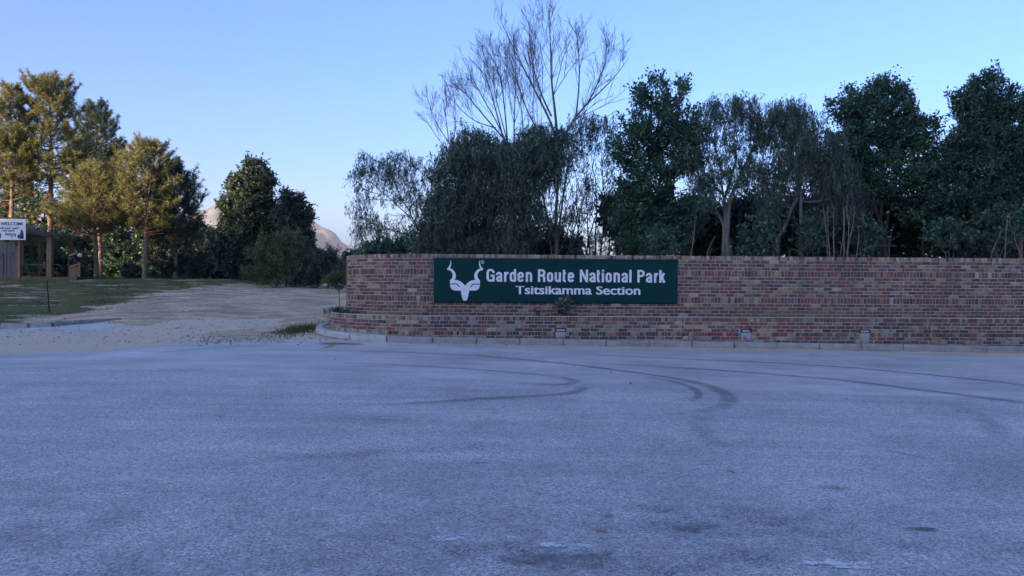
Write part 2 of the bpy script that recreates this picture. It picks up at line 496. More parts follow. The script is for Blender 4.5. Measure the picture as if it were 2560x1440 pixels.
def lay_bricks(courses, off, s0, s1, joints, skip=None):
    """courses: (z_bottom, height, unit_length, mortar, weights(s), bond shift)"""
    out = []
    for (zb, h, L, mo, wf, sh) in courses:
        k = s0 + (sh * L) - L
        segs = sorted([j for j in joints if s0 < j < s1])
        edges = [s0] + segs + [s1]
        for a, b in zip(edges[:-1], edges[1:]):
            n0 = math.floor((a - s0) / L) - 1
            i = n0
            while True:
                u0 = s0 + (i + sh) * L; u1 = u0 + L
                i += 1
                if u1 <= a + .02: continue
                if u0 >= b - .02: break
                q0 = max(u0 + mo / 2, a + .006); q1 = min(u1 - mo / 2, b - .006)
                if q1 - q0 < .03: continue
                sc_ = (q0 + q1) / 2
                if skip and skip(sc_, zb + h / 2): continue
                if sc_ < 0 and sc_ > -ARC * RW: pass
                out.append((sc_, q1 - q0, zb + mo / 2, zb + h - mo / 2, wf))
    res = []
    for (s, L, z0, z1, wf) in out:
        wts = np.array(wf(s) if callable(wf) else wf, float)
        mi = int(rng.choice(len(BR), p=wts / wts.sum()))
        p, n = wpt(s, off)
        # bricks laid on the arc of the planter are a little longer apart; size follows the radius
        k = (RW + off) / RW if s < 0 else 1.0
        res.append(dict(p=p, n=n, L=L * k, z=(z0 + z1) / 2, h=z1 - z0, mi=mi, v=int(rng.integers(len(BV))), s=s,
                        d=rng.normal(0, .0022), r=rng.normal(0, .006)))
    return res

def brick_matrix(b):
    ang = math.atan2(b['n'][1], b['n'][0]) + math.pi / 2        # local -Y -> n
    return Matrix.Translation((b['p'][0] - b['n'][0] * (.0 - b['d']), b['p'][1] - b['n'][1] * (.0 - b['d']), b['z'])) @ Matrix.Rotation(ang, 4, 'Z') @ Matrix.Rotation(b['r'], 4, 'Y') @ Matrix.Diagonal((b['L'], 1, b['h'], 1))

def seen_area(b):
    x, y = b['p']; D = y
    px = x / D * F
    v = np.array([-x, -y]) / math.hypot(x, y)
    c = max(0, float(np.dot(v, b['n'])))
    if abs(px) > 1290: return 0
    return b['L'] * b['h'] * c / D ** 2 * (b.get('vis', 1))

BMESH = {}
def brick_mesh(v):
    if v not in BMESH:
        me = bpy.data.meshes.new('brick')
        V, Fq = BV[v]
        me.from_pydata([tuple(q) for q in V], [], Fq); me.update()
        me.materials.append(BR[0])
        BMESH[v] = me
    return BMESH[v]

def place_bricks(bricks, parent, limit=300):
    bricks = sorted(bricks, key=seen_area, reverse=True)
    for b in bricks[:limit]:
        o = bpy.data.objects.new('brick', brick_mesh(b['v']))
        COL.objects.link(o); o.parent = parent
        o.matrix_world = Matrix.Translation((0, 0, 0)) @ brick_matrix(b)
        o.material_slots[0].link = 'OBJECT'; o.material_slots[0].material = BR[b['mi']]
    V = []; Fq = []; mi = []; n = 0
    for b in bricks[limit:]:
        v, f = BV[b['v']]; M = np.array(brick_matrix(b))
        vv = v @ M[:3, :3].T + M[:3, 3]
        V.append(vv); Fq += [[i + n for i in q] for q in f]; n += len(v); mi += [b['mi']] * len(f)
    o = mesh_obj('brickwork', np.concatenate(V), Fq, BR, parent, midx=mi)
    o['kind'] = 'stuff'

# the bricks stand 84 mm in front of their own base line, so base lines sit behind the face
ST = .0855; MO = .016
TOPZ = 2.263
wall = empty('brick_wall', (O2[0], O2[1], .2), 'tall dark face brick wall with curved left end carrying the green sign', 'wall')
wall.location = (0, 0, 0)
up = []
z = TOPZ
def add_up(h, L, wf, sh, mo=MO):
    global z
    z -= h; up.append((z, h, L, mo, wf, sh))
add_up(.107, .0765, BW_COPE, 0, .008)
bond = [0, .5, .12, .62, .03, .52]
bi = 0
for kind in ['t'] * 3 + ['s'] + ['t'] * 6 + ['s'] + ['t'] * 5:
    if kind == 't': add_up(ST, .232, BW_MAIN, bond[bi % 6]); bi += 1
    else: add_up(.163, .0855, BW_MAIN, 0)
UP_J = [0.0, 11.95]
SIGN_W, SIGN_Z0, SIGN_Z1 = 6.13, 1.062, 2.160
behind = lambda s, zc: .15 < s < SIGN_W - .15 and 1.18 < zc < 2.05
ub = lay_bricks(up, -.084, S_MIN, S_MAX, UP_J, behind)
core = strip_solid('mortar_core', -.010, -.23, .15, TOPZ - .006, S_MIN, S_MAX, M_MORTAR, wall)
place_bricks(ub, wall)
# coping bricks run through to the back of the wall: a closed top course behind the front faces
M_JOINT = plain('dark_joint_gap', (.012, .011, .011), .9, .2)
M_SEAL = plain('pale_joint_sealant', (.42, .37, .30), .7, .25, 12)
def joint(parent, s, off, z0, z1, mat, wd=.012):
    p, n = wpt(s, off)
    m = MB(); m.box((p[0], p[1], (z0 + z1) / 2), (wd, .008, z1 - z0), rz=TH)
    return m.build('expansion_joint', mat, parent)
joint(wall, 0.0, -.004, .8, TOPZ - .01, M_JOINT)
joint(wall, 11.95, -.004, .8, TOPZ - .42, M_SEAL, .010)
joint(wall, 11.95, -.004, TOPZ - .41, TOPZ - .01, M_JOINT)

# planter wall in front
LEDGE = .727; POFF = .48
planter = empty('planter_wall', (0, 0, 0), 'low brick planter wall stepping out along the foot of the tall wall', 'wall')
lo = []
z = LEDGE
def lw(s):
    if 6.2 < s < 8.9 + .5 * math.sin(s * 9): return BW_LOWR
    return BW_LOW if s > 0 else [18, 12, 18, 34, 5, 5, 4, 1, 3]
for (h, L, kind) in [(.11, .0765, 'c'), (ST, .232, 't'), (ST, .232, 't'), (ST, .232, 't'), (.105, .0765, 'c'), (ST, .232, 't'), (ST, .232, 't'), (ST, .232, 't'), (ST, .232, 't')]:
    z -= h
    wf = (lambda s: BW_LOWR if 6.25 < s < 8.6 else (BW_COPE if s < 0 else BW_LOW)) if kind == 'c' else lw
    lo.append((z, h, L, .008 if kind == 'c' else MO, wf, 0 if kind == 'c' else bond[bi % 6])); bi += 1
LO_J = [-.09, 6.16, 12.38]
LIGHTS = [3.13, 7.74, 10.72]          # s of the three lamps set in the brickwork
PLATES = [6.36, 8.38, 10.53, 12.72, 14.9]
def lowskip(s, zc):
    if any(abs(s - a) < .15 for a in LIGHTS) and .355 < zc < .45: return True
    if any(abs(s - a) < .12 for a in PLATES) and .17 < zc + .0 < .25 and False: return True
    return False
PS_MIN = -(ARC * RW)
lb = lay_bricks(lo, POFF - .084, PS_MIN, S_MAX, LO_J, lowskip)
for b in lb:
    if b['z'] < .16 - .0122 * b['s']: b['vis'] = .01
strip_solid('mortar_core', POFF - .010, POFF - .115, -.35, LEDGE - .005, PS_MIN, S_MAX, M_MORTAR, planter)
place_bricks(lb, planter)
joint(planter, -.09, POFF - .003, .25, LEDGE - .12, M_SEAL, .010)
joint(planter, 6.16, POFF - .003, .22, LEDGE - .01, M_JOINT, .010)
joint(planter, 12.38, POFF - .003, .0, LEDGE - .01, M_JOINT, .012)
strip_solid('ledge_cap', POFF + .004, POFF - .118, LEDGE - .004, lambda s: LEDGE + .010 + .002 * math.sin(s * 13), PS_MIN, S_MAX, plain('ledge_mortar', (.46, .42, .37), .9, .3, 9, .4), planter)
soil = strip_solid('soil', POFF - .117, .002, .2, lambda s: LEDGE - .05 + .02 * math.sin(s * 7), PS_MIN, S_MAX, M_SOIL, planter)

# lime bloom and paint runs on the brick faces
def wall_patch(name, s0, s1, z0f, z1f, off, mat, parent, step=.04):
    ss = np.arange(s0, s1, step); V = []; A = []
    nz = 7
    for s in ss:
        p, n = wpt(s, off); z0, z1 = z0f(s), z1f(s)
        for j in range(nz):
            t = j / (nz - 1); V.append((p[0], p[1], z0 + (z1 - z0) * t))
            e = min(1, (s - s0) / .06, (s1 - s) / .06)
            A.append(max(0, e) * (1 - .55 * t) if name == 'lime_bloom' else max(0, e) * (.55 + .45 * t))
    return mesh_obj(name, V, grid_faces(nz, len(ss)), mat, parent, attrs={'a': A})
M_LIME = m_decal('lime_bloom_film', (.5, .49, .47), (.66, .65, .62), .7, (6, 6, 6), .6, .5)
M_PAINT_W = m_decal('white_paint_run', (.40, .40, .39), (.55, .55, .54), .75, (11, 11, 4), .45, .45)
wall_patch('lime_bloom', -4.6, -1.0, lambda s: .2, lambda s: .40 + .05 * math.sin(s * 5), POFF + .006, M_LIME, planter)
for a in LIGHTS:
    wall_patch('paint_run', a - .17, a + .17, lambda s: .14 - .0122 * a, lambda s: .36, POFF + .006, M_PAINT_W, planter, .02)

# ------------------------------------------------------------------ kerbs
KOFF = POFF + .33
def kz(s):
    p, _ = wpt(s, KOFF)
    return float(gz(p[0], min(p[1], 17.2))) if s >= 0 else float(np.interp(s, [-5.6, -3, 0], [.26, .14, .06 + 0]))
kerb = empty('kerb', (0, 0, 0), 'pale concrete kerb curving round the foot of the brick planter', kind='structure')
def kerb_stone(s0, s1, h, mat, tilt=0.0):
    ss = np.linspace(s0 + .012, s1 - .012, 5 if s0 < 0 else 2)
    prof = [(0, -.25), (0.0, h - .03), (-.012, h - .008), (-.035, h), (-.17, h + .004), (-.17, -.25)]
    V = []; n = len(prof)
    for s in ss:
        z0 = kz(s)
        for o_, zz in prof:
            p, _ = wpt(s, KOFF + o_)
            V.append((p[0], p[1], z0 + zz + rng.normal(0, .0015)))
    Fq = []
    for i in range(len(ss) - 1):
        for j in range(n):
            k = (j + 1) % n
            Fq.append([i * n + j, (i + 1) * n + j, (i + 1) * n + k, i * n + k])
    Fq.append(list(range(n))[::-1]); Fq.append([(len(ss) - 1) * n + j for j in range(n)])
    return mesh_obj('kerb_stone', V, Fq, mat, kerb)
edges = [-5.0, -4.45, -3.95, -3.4, -2.55, -1.7, -.85, .03]
while edges[-1] < S_MAX: edges.append(edges[-1] + 1.045)
for i, (a, b) in enumerate(zip(edges[:-1], edges[1:])):
    kerb_stone(a, b, .165 + rng.normal(0, .004), M_KERB2 if b < 0 else M_CONC)
# narrow strip of grit between kerb and planter
strip_solid('grit_bed', KOFF - .172, POFF + .002, -.3, lambda s: kz(s) + .15, -4.95, S_MAX, plain('grey_grit', (.24, .23, .21), .95, .4, 30, .6), kerb)

lk = [ground_hit(-140, 832), ground_hit(0, 823), ground_hit(70, 820), ground_hit(128, 817), ground_hit(178, 812), ground_hit(225, 808), ground_hit(262, 804), ground_hit(300, 800)]
kerb2 = empty('kerb', (0, 0, 0), 'broken low kerb edging the grass bank on the left', kind='structure')
def seg_stone(a, b, h, sink, tilt):
    a = Vector(a); b = Vector(b); d = (b - a); q = math.atan2(d.y, d.x)
    m = MB(); m.box((0, 0, 0), (d.length - .05, .16, .3), bev=.02, jit=.006)
    o = m.build('kerb_stone', M_CONC, kerb2)
    o.matrix_world = Matrix.Translation((a + b) / 2 + Vector((0, .08, h - .15 - sink))) @ Matrix.Rotation(q, 4, 'Z') @ Matrix.Rotation(tilt, 4, 'Y')
kk = [lk[0]]
for a, b in zip(lk[:-1], lk[1:]):
    L = np.linalg.norm(b - a); nseg = max(1, round(L / .95))
    for j in range(nseg): kk.append(a + (b - a) * (j + 1) / nseg)
for i in range(len(kk) - 1):
    seg_stone(kk[i], kk[i + 1], .15, .10 * max(0, (i - len(kk) + 5)) / 4, rng.normal(0, .012))

# ------------------------------------------------------------------ marks on the asphalt
def az(x, y): return float(gz(x, y))
def ribbon(name, pts_px, wd, mat, lift, amt=None, sub=14, ends=True):
    pts = np.array([ground_hit(*q)[:2] for q in pts_px])
    d = np.concatenate([[0], np.cumsum(np.linalg.norm(np.diff(pts, axis=0), axis=1))])
    t = np.linspace(0, d[-1], max(6, int(d[-1] * sub / 2)))
    # smooth interpolation
    C = np.stack([np.interp(t, d, pts[:, i]) for i in range(2)], 1)
    k = max(3, len(t) // (2 * len(pts))) | 1
    for _ in range(2):
        pad = np.concatenate([np.repeat(C[:1], k // 2, 0), C, np.repeat(C[-1:], k // 2, 0)])
        C = np.stack([np.convolve(pad[:, i], np.ones(k) / k, 'valid') for i in range(2)], 1)
    tg = np.gradient(C, axis=0); tg /= np.linalg.norm(tg, axis=1, keepdims=True)
    nr = np.stack([-tg[:, 1], tg[:, 0]], 1)
    V = []; A = []
    am = np.interp(t, d, amt) if amt is not None else np.ones(len(t))
    for i in range(len(t)):
        e = min(1, t[i] / .5 if ends else 1, (d[-1] - t[i]) / .5 if ends else 1)
        for j, u in enumerate((-.5, -.25, 0, .25, .5)):
            x, y = C[i] + nr[i] * wd * u * 1.7
            V.append((x, y, az(x, y) + lift)); A.append((0, .9, 1, .9, 0)[j] * e * am[i])
    o = mesh_obj(name, V, grid_faces(5, len(t)), mat, asph, attrs={'a': A})
    return o
def blob(name, px, py, rx, ry, mat, lift, amt=1.0, rot=0.0, n=14):
    c = ground_hit(px, py); V = [(c[0], c[1], az(c[0], c[1]) + lift)]; A = [amt]
    for k_, rr in enumerate((.5, 1.0)):
        for i in range(n):
            a = 2 * math.pi * i / n; q = rr * (1 + .18 * math.sin(3 * a + px) + .1 * math.sin(5 * a + py))
            u, v = rx * q * math.cos(a), ry * q * math.sin(a)
            x, y = c[0] + u * math.cos(rot) - v * math.sin(rot), c[1] + u * math.sin(rot) + v * math.cos(rot)
            V.append((x, y, az(x, y) + lift)); A.append(amt * (.8 if k_ == 0 else 0))
    Fq = [[0, 1 + i, 1 + (i + 1) % n] for i in range(n)] + [[1 + i, 1 + n + i, 1 + n + (i + 1) % n, 1 + (i + 1) % n] for i in range(n)]
    return mesh_obj(name, V, Fq, mat, asph, attrs={'a': A})
M_TYRE = m_decal('tyre_rubber_film', (.07, .068, .068), (.28, .27, .265), .40, (2, 2, 2), 1.1, .05)
M_TYRE2 = m_decal('faint_tyre_film', (.09, .088, .088), (.22, .215, .21), .45, (3, 3, 3), 1.1, .05)
M_CRACK = m_decal('crack_shadow_dirt', (.06, .06, .06), (.10, .10, .10), .6, (5, 5, 5), .2, .4)
M_LINE = m_decal('worn_white_line_paint', (.55, .56, .56), (.80, .80, .79), .9, (10, 16, 14), .15, .62, .13)
M_YEL = m_decal('worn_yellow_line_paint', (.45, .28, .06), (.55, .36, .10), .85, (9, 9, 9), .2, .5)
M_DUSTP = m_decal('pale_dust_film', (.27, .23, .18), (.36, .31, .25), .75, (6, 6, 6), .5, .4)
M_OIL = m_decal('oil_stain_film', (.05, .05, .05), (.10, .10, .10), .7, (5, 5, 5), .4, .4)
M_DARKP = m_decal('dark_patch_film', (.085, .085, .085), (.30, .29, .28), .72, (5, 9, 7), .6, .45, .17)
ribbon('tyre_mark', [(640, 872), (800, 876), (1000, 881), (1200, 890), (1400, 908), (1560, 928), (1700, 948), (1780, 967), (1815, 985), (1826, 1000), (1812, 1018), (1740, 1030), (1640, 1036)], .17, M_TYRE, .005, [.3, .6, .75, .8, 1, 1, 1, 1, .9, .8, .55, .4, .2])
ribbon('tyre_mark', [(820, 906), (1000, 913), (1200, 925), (1330, 936), (1420, 946), (1447, 957), (1400, 964), (1260, 955)], .16, M_TYRE, .005, [.4, .65, .8, .8, .8, .8, .7, .3])
ribbon('tyre_mark', [(1440, 962), (1462, 974), (1430, 985), (1300, 993), (1200, 998), (1100, 1006), (960, 1012), (800, 1022)], .14, M_TYRE2, .009, [.5, .8, .9, .9, .9, .8, .5, .3])
ribbon('tyre_mark', [(1420, 884), (1700, 898), (1900, 906), (2100, 917), (2300, 935), (2560, 962), (2700, 985)], .20, M_TYRE2, .005, [.3, .7, .8, .9, .9, .8, .7])
ribbon('tyre_mark', [(1440, 908), (1600, 914), (1800, 926), (2100, 950), (2300, 975), (2560, 1007), (2700, 1030)], .20, M_TYRE2, .005, [.3, .6, .8, .9, .9, .8, .7])
ribbon('tyre_mark', [(1560, 935), (1690, 955), (1735, 972), (1750, 988), (1738, 1002), (1710, 1008)], .09, M_TYRE2, .009, [.3, .8, .9, .9, .6, .3])
ribbon('tyre_mark', [(2360, 1010), (2450, 1040), (2500, 1075), (2490, 1110)], .2, M_TYRE2, .005, [.2, .4, .4, .2])
ribbon('tyre_mark', [(400, 1168), (700, 1150), (1000, 1130), (1400, 1105)], .22, M_TYRE2, .005, [.1, .35, .35, .1])
ribbon('tyre_mark', [(1750, 1030), (1755, 1090), (1800, 1120), (1900, 1125)], .18, M_TYRE2, .005, [.2, .5, .5, .2])
for pts in ([(2050, 1056), (2130, 1061), (2220, 1069)], [(2095, 1076), (2200, 1092), (2312, 1107)], [(2150, 1112), (2260, 1135), (2390, 1165)], [(1195, 1053), (1310, 1055)],):
    ribbon('surface_crack', pts, .016, M_CRACK, .005, [.6] + [1.0] * (len(pts) - 2) + [.5], 14, True)
ribbon('line_marking', [(1070, 1352), (1120, 1348), (1180, 1344)], .11, M_LINE, .006, [.6, .72, .58], 14, False)
ribbon('line_marking', [(1305, 1358), (1400, 1365), (1510, 1374)], .10, M_LINE, .006, [.6, .72, .58], 14, False)
ribbon('line_marking', [(1950, 1402), (2080, 1411), (2200, 1420), (2300, 1424)], .12, M_LINE, .006, [.55, .78, .72, .42], 14, False)
ribbon('line_marking', [(806, 871), (842, 861)], .10, M_YEL, .006, None, 14, False)
for a in ((1828, 1180, .035, .12, 1.0, .1), (1520, 1292, .07, .07, .9, .5), (1500, 1325, .06, .11, .8, .2), (2090, 1222, .2, .07, .7, 0), (2285, 1252, .10, .035, .6, 0), (960, 1052, .22, .12, .5, 0), (1360, 1066, .3, .1, .45, 0), (1760, 1320, .2, .12, .5, 0), (1330, 1405, .15, .06, .7, 0), (1190, 1200, .4, .06, .45, 0), (300, 1060, .5, .2, .3, 0)):
    blob('dust_patch', a[0], a[1], a[2], a[3], M_DUSTP, .009, a[4], a[5])
blob('oil_stain', 2305, 1326, .15, .055, M_OIL, .009, 1.0, -.1)
blob('oil_stain', 1310, 868 + 17, .35, .12, M_OIL, .009, .5)
blob('oil_stain', 1345, 915, .3, .06, M_OIL, .009, .35)
blob('dark_patch', 1400, 1405, .50, .24, M_DARKP, .005, .88)
blob('dark_patch', 1720, 1315, .38, .24, M_DARKP, .005, .72)
blob('dark_patch', 1210, 1160, .65, .14, M_DARKP, .005, .45)
blob('dark_patch', 1690, 1034, .5, .18, M_DARKP, .005, .5)
blob('dark_patch', 850, 860, .8, .42, M_DARKP, .005, 1.25)

# loose stones where the track meets the asphalt, and crumbs along the kerb
def stones():
    V = []; Fq = []; n = 0
    ico = bmesh.new(); bmesh.ops.create_icosphere(ico, subdivisions=1, radius=1)
    ico.verts.index_update()
    iv = np.array([v.co for v in ico.verts]); fi = np.array([[q.index for q in f.verts] for f in ico.faces]); ico.free()
    pos = []
    for _ in range(2600):
        x = rng.uniform(-17, -4.9); y = 17.2 + rng.gamma(2.2, 3.0)
        if y > 45: continue
        pos.append((x, y, rng.lognormal(-4.55, .45)))
    for _ in range(500):
        x = rng.normal(-6.6, 1.0); y = rng.normal(18.9, .6)
        pos.append((x, y, rng.lognormal(-4.2, .4)))
    for _ in range(130):
        s = rng.uniform(-4, 16); p, _n = wpt(s, KOFF + abs(rng.normal(0, .12)) + .02); pos.append((p[0], p[1], rng.lognormal(-4.3, .4)))
    for _ in range(160):
        x = rng.uniform(-10, 11); y = rng.uniform(4, 17); pos.append((x, y, rng.lognormal(-4.9, .4)))
    for x, y, r in pos:
        v = iv * np.array([r, r * rng.uniform(.6, 1), r * rng.uniform(.4, .8)]) * rng.uniform(.75, 1.2, (len(iv), 1))
        a = rng.uniform(0, 6.28); c, s_ = math.cos(a), math.sin(a)
        v = np.stack([v[:, 0] * c - v[:, 1] * s_, v[:, 0] * s_ + v[:, 1] * c, v[:, 2]], 1) + (x, y, float(gz(x, y)) + r * .3 + .006)
        V.append(v); Fq.append(fi + n); n += len(v)
    o = mesh_obj('loose_stones', np.concatenate(V), np.concatenate(Fq), plain('stone_chips', (.36, .31, .26), .9, .6, 3, .3))
    tag(o, 'scattered small stones and chips on the dirt track and asphalt', 'stones', kind='stuff')
stones()

# ------------------------------------------------------------------ lawn blades
def vn1(x, y): return vnoise(np.array([x]), np.array([y]), .9, 21)[0]
def grass():
    n = 90000
    x = rng.uniform(-36, -13.6, n); y = 24.6 + 25 * rng.beta(1.0, 1.25, n)
    L = sm(-14.6, -16.6, x + .9 * vnoise(x, y, .8, 5)) * (vnoise(x, y * 2.2, .75, 33) > .2)
    keep = (rng.uniform(0, 1, n) < L) & (x / y > -.74)
    kx = np.interp(y, [a[1] for a in lk[::1]][0:8], [a[0] for a in lk[::1]][0:8])
    keep &= x < np.where(y < lk[-1][1], kx - .25, 99)
    x, y = x[keep], y[keep]
    # verge tuft beside the planter
    m = 2200
    x = np.concatenate([x, rng.normal(-5.85, .3, m)]); y = np.concatenate([y, rng.normal(21.4, .8, m)])
    z = gz(x, y) + .01; n = len(x)
    h = rng.gamma(5, .011, n); a = rng.uniform(0, 6.28, n); wd = .006 + rng.uniform(0, .008, n)
    lean = rng.normal(0, .5, (n, 2)) * h[:, None]
    V = np.zeros((n, 3, 3)); V[:, 0] = np.stack([x - np.cos(a) * wd, y - np.sin(a) * wd, z - .01], 1)
    V[:, 1] = np.stack([x + np.cos(a) * wd, y + np.sin(a) * wd, z - .01], 1)
    V[:, 2] = np.stack([x + lean[:, 0], y + lean[:, 1], z + h], 1)
    o = mesh_obj('grass', V.reshape(-1, 3), np.arange(3 * n).reshape(-1, 3), m_leaf('grass_blades', (.035, .055, .016), (.10, .13, .045), .3, .7), attrs={'tint': np.repeat(rng.uniform(0, 1, n), 3)})
    tag(o, 'short patchy green grass on the bank below the wooden booth', 'grass', kind='stuff')
grass()

# ------------------------------------------------------------------ sign
M_GREEN = plain('sign_green_vinyl', (.0003, .036, .034), .6, .08, 1.2, 0, .15)
M_WHITE = plain('sign_white_vinyl', (.74, .74, .74), .5, .05, 3, 0, .3)
M_BLACK = plain('black_edge', (.008, .009, .010), .6, .2)
sign = empty('sign_board', (O2[0], O2[1], SIGN_Z0), 'long dark green park sign with white antelope emblem and lettering', 'sign')
def sp(s, z, off): 
    p = O2 + E * s - NB * off
    return Vector((p[0], p[1], z))
SI = Matrix.Translation((O2[0], O2[1], SIGN_Z0))
def sign_local(o):
    o.parent = sign; return o
PW = SIGN_W / 2
for i in range(2):
    m = MB(); m.box((0, 0, 0), (PW - .003, .028, SIGN_Z1 - SIGN_Z0), rz=TH, bev=.003)
    o = m.build('sign_panel', M_GREEN, sign)
    o.location = sp(PW * (i + .5), (SIGN_Z0 + SIGN_Z1) / 2, .028) - sign.location
m = MB(); m.box((0, 0, 0), (SIGN_W, .012, .016), rz=TH)
o = m.build('bottom_rail', M_BLACK, sign); o.location = sp(SIGN_W / 2, SIGN_Z0 - .009, .02) - sign.location
FACE = .0425

def flat_poly(name, pts, th, mat, parent, place):
    """extruded polygon in the sign plane; pts in (s, z) metres"""
    tri = tessellate_polygon([[Vector((a, b, 0)) for a, b in pts]])
    n = len(pts); V = [place(a, b, th) for a, b in pts] + [place(a, b, 0) for a, b in pts]
    Fq = [list(t) for t in tri] + [[i, (i + 1) % n, n + (i + 1) % n, n + i] for i in range(n)]
    o = mesh_obj(name, [tuple(v - parent.location) for v in V], Fq, mat, parent)
    return o
half = [(287, 95), (310, 135), (325, 185), (324, 235), (308, 295), (282, 343), (330, 358), (385, 395), (430, 455), (456, 520), (462, 580), (450, 635), (418, 688), (470, 684), (540, 698), (610, 733), (670, 785), (705, 825), (727, 852)]
low = [(727, 1281), (692, 1278), (670, 1264), (655, 1228), (635, 1150), (615, 1060), (604, 990), (418, 990), (370, 970), (328, 932), (302, 880), (292, 815), (455, 813), (500, 829), (533, 860), (553, 895), (577, 889), (560, 850), (520, 806), (468, 784), (440, 781), (292, 794), (292, 690), (334, 650), (361, 600), (370, 545), (356, 485), (320, 432), (270, 402), (210, 393), (208, 345), (256, 298), (285, 240), (297, 180), (294, 130)]
def ez(q, mirror):
    x, y = q
    if mirror: x = 1454 - x
    return ((x + 174.5) / 1163.6, SIGN_Z1 - (y - 46) / 1163.6)
outline = [ez(q, False) for q in half] + [ez(q, True) for q in half[::-1][1:]]
outline += [ez(q, True) for q in low[1:][::-1]] + [ez(q, False) for q in low]
def place_sign(a, b, th): return sp(a, b, FACE + th)
flat_poly('emblem', outline, .003, M_WHITE, sign, place_sign)

def text_mesh(body, offset=0.0, spacing=1.0):
    cu = bpy.data.curves.new('t', 'FONT'); cu.body = body; cu.offset = offset; cu.space_character = spacing; cu.resolution_u = 4
    ob = bpy.data.objects.new('t', cu); COL.objects.link(ob)
    dg = bpy.context.evaluated_depsgraph_get()
    me = bpy.data.meshes.new_from_object(ob.evaluated_get(dg))
    bpy.data.objects.remove(ob)
    V = np.array([v.co for v in me.vertices])[:, :2]; Fq = [list(p.vertices) for p in me.polygons]
    bpy.data.meshes.remove(me); bpy.data.curves.remove(cu)
    return V, Fq
def lettering(name, body, s0, s1, z0, z1, ref, parent, place, mat, offset=.012, spacing=1.0, bold=0.0, copies=1, xh=None):
    """fit text between s0..s1; z0 baseline, z1 cap height of the letter ref"""
    V, Fq = text_mesh(body, offset, spacing)
    R_, _ = text_mesh(ref, offset)
    cap0, cap1 = R_[:, 1].min(), R_[:, 1].max()
    x0, x1 = V[:, 0].min(), V[:, 0].max()
    t = (V[:, 1] - cap0) / (cap1 - cap0)
    if xh:
        X_, _ = text_mesh('x', offset); q = (X_[:, 1].max() - cap0) / (cap1 - cap0)
        t = np.where(t < q, t * xh / q, xh + (t - q) * (1 - xh) / (1 - q))
    zs = z0 + t * (z1 - z0)
    W = []; FF = []
    for c in range(copies):
        sh = (c / (copies - 1) - .5) * bold if copies > 1 else 0
        ss = s0 + bold / 2 + (V[:, 0] - x0) / (x1 - x0) * (s1 - s0 - bold) + sh
        n0 = len(W)
        W += [place(a, b, .0025 + .0004 * c) - parent.location for a, b in zip(ss, zs)]
        FF += [[i + n0 for i in f] for f in Fq]
    return mesh_obj(name, [tuple(v) for v in W], FF, mat, parent)
def spx(px):                                   # photograph column -> s on the sign
    x = (px - 1280) / F
    # O2 + E*s on the ray x = u*y
    return (x * O2[1] - O2[0]) / (E[0] - x * E[1])
SW, XH = .182, .77
def arc(cx, cy, rx, ry, a0, a1, n=9):
    return [(cx + rx * math.cos(R(a)), cy + ry * math.sin(R(a))) for a in np.linspace(a0, a1, n)]
def stadium(x0, x1, y0, y1):
    r = (x1 - x0) / 2; ry = min(r * 1.1, (y1 - y0) / 2); c = (x0 + x1) / 2
    return arc(c, y1 - ry, r, ry, 0, 180) + arc(c, y0 + ry, r, ry, 180, 360) + [(x1, y1 - ry)]
def glyph(ch, wd):
    """centre lines of a bold condensed letter, cap height 1"""
    h = SW / 2; x0, x1 = h, wd - h; c = (x0 + x1) / 2; r = (x1 - x0) / 2; b = .068; t = XH - b
    if ch == 'o': return [stadium(x0, x1, b, t)]
    if ch == 'd': return [stadium(x0, x1, b, t), [(x1, 0), (x1, 1)]]
    if ch == 'e': return [[(x1, .36), (x1, t - r)] + arc(c, t - r, r, r, 0, 180) + arc(c, b + r, r, r, 180, 352), [(x0, .39), (x1, .39)]]
    if ch == 'a': return [[(x0, .52)] + arc(c, t - r * .95, r, r * .95, 175, 0) + [(x1, 0)], [(x1, .42), (c, .40)] + arc(x0 + r * .95, b + .145, r * .95, .145, 95, 270) + [(c + .02, b + .01), (x1, .17)]]
    if ch == 'r': return [[(x0, 0), (x0, XH)], [(x0, .40), (x0 + .03, .54), (x0 + .09, .635), (x0 + .17, t - .005), (wd + .02, t)]]
    if ch == 'n': return [[(x0, 0), (x0, XH)], arc(c, t - r, r, r, 178, 0) + [(x1, 0)]]
    if ch == 'u': return [[(x1, 0), (x1, XH)], [(x0, XH)] + arc(c, b + r, r, r, 180, 358)]
    if ch == 't': return [[(c - .04, .97), (c - .04, .22)] + arc(c + .06, .17, .10, .10, 180, 275, 5) + [(x1 + .05, b)], [(x0 - .06, XH - .06), (x1 + .06, XH - .06)]]
    if ch == 'i': return [[(c, 0), (c, XH)], [(c, .86), (c, 1.0)]]
    if ch == 'l': return [[(c, 0), (c, 1)]]
    if ch == 'k': return [[(x0, 0), (x0, 1)], [(x0 + .02, .26), (x1 - .02, XH)], [(c - .04, .44), (x1 + .01, 0)]]
    if ch == 'G': return [[(x1, .70)] + arc(c, 1 - b - r, r, r, 10, 180) + arc(c, b + r, r, r, 180, 350) + [(x1, .47)], [(x1 + h, .47), (c, .47)], [(x1, .3), (x1, 0)]]
    if ch in 'RP':
        q = [[(x0, 0), (x0, 1)], [(x0, 1 - b), (c + .02, 1 - b)] + arc(c + .02, .725, r - .02, .275 - b, 90, -90) + [(x0, .45 + .068)]]
        if ch == 'R': q.append([(c, .49)] + arc(c, .36, r - .01, .13, 90, 0, 5) + [(x1 - .005, .1), (x1 + .02, 0)])
        return q
    if ch == 'N': return [[(x0, 0), (x0, 1)], [(x1, 0), (x1, 1)], [(x0, .98), (x1, .02)]]
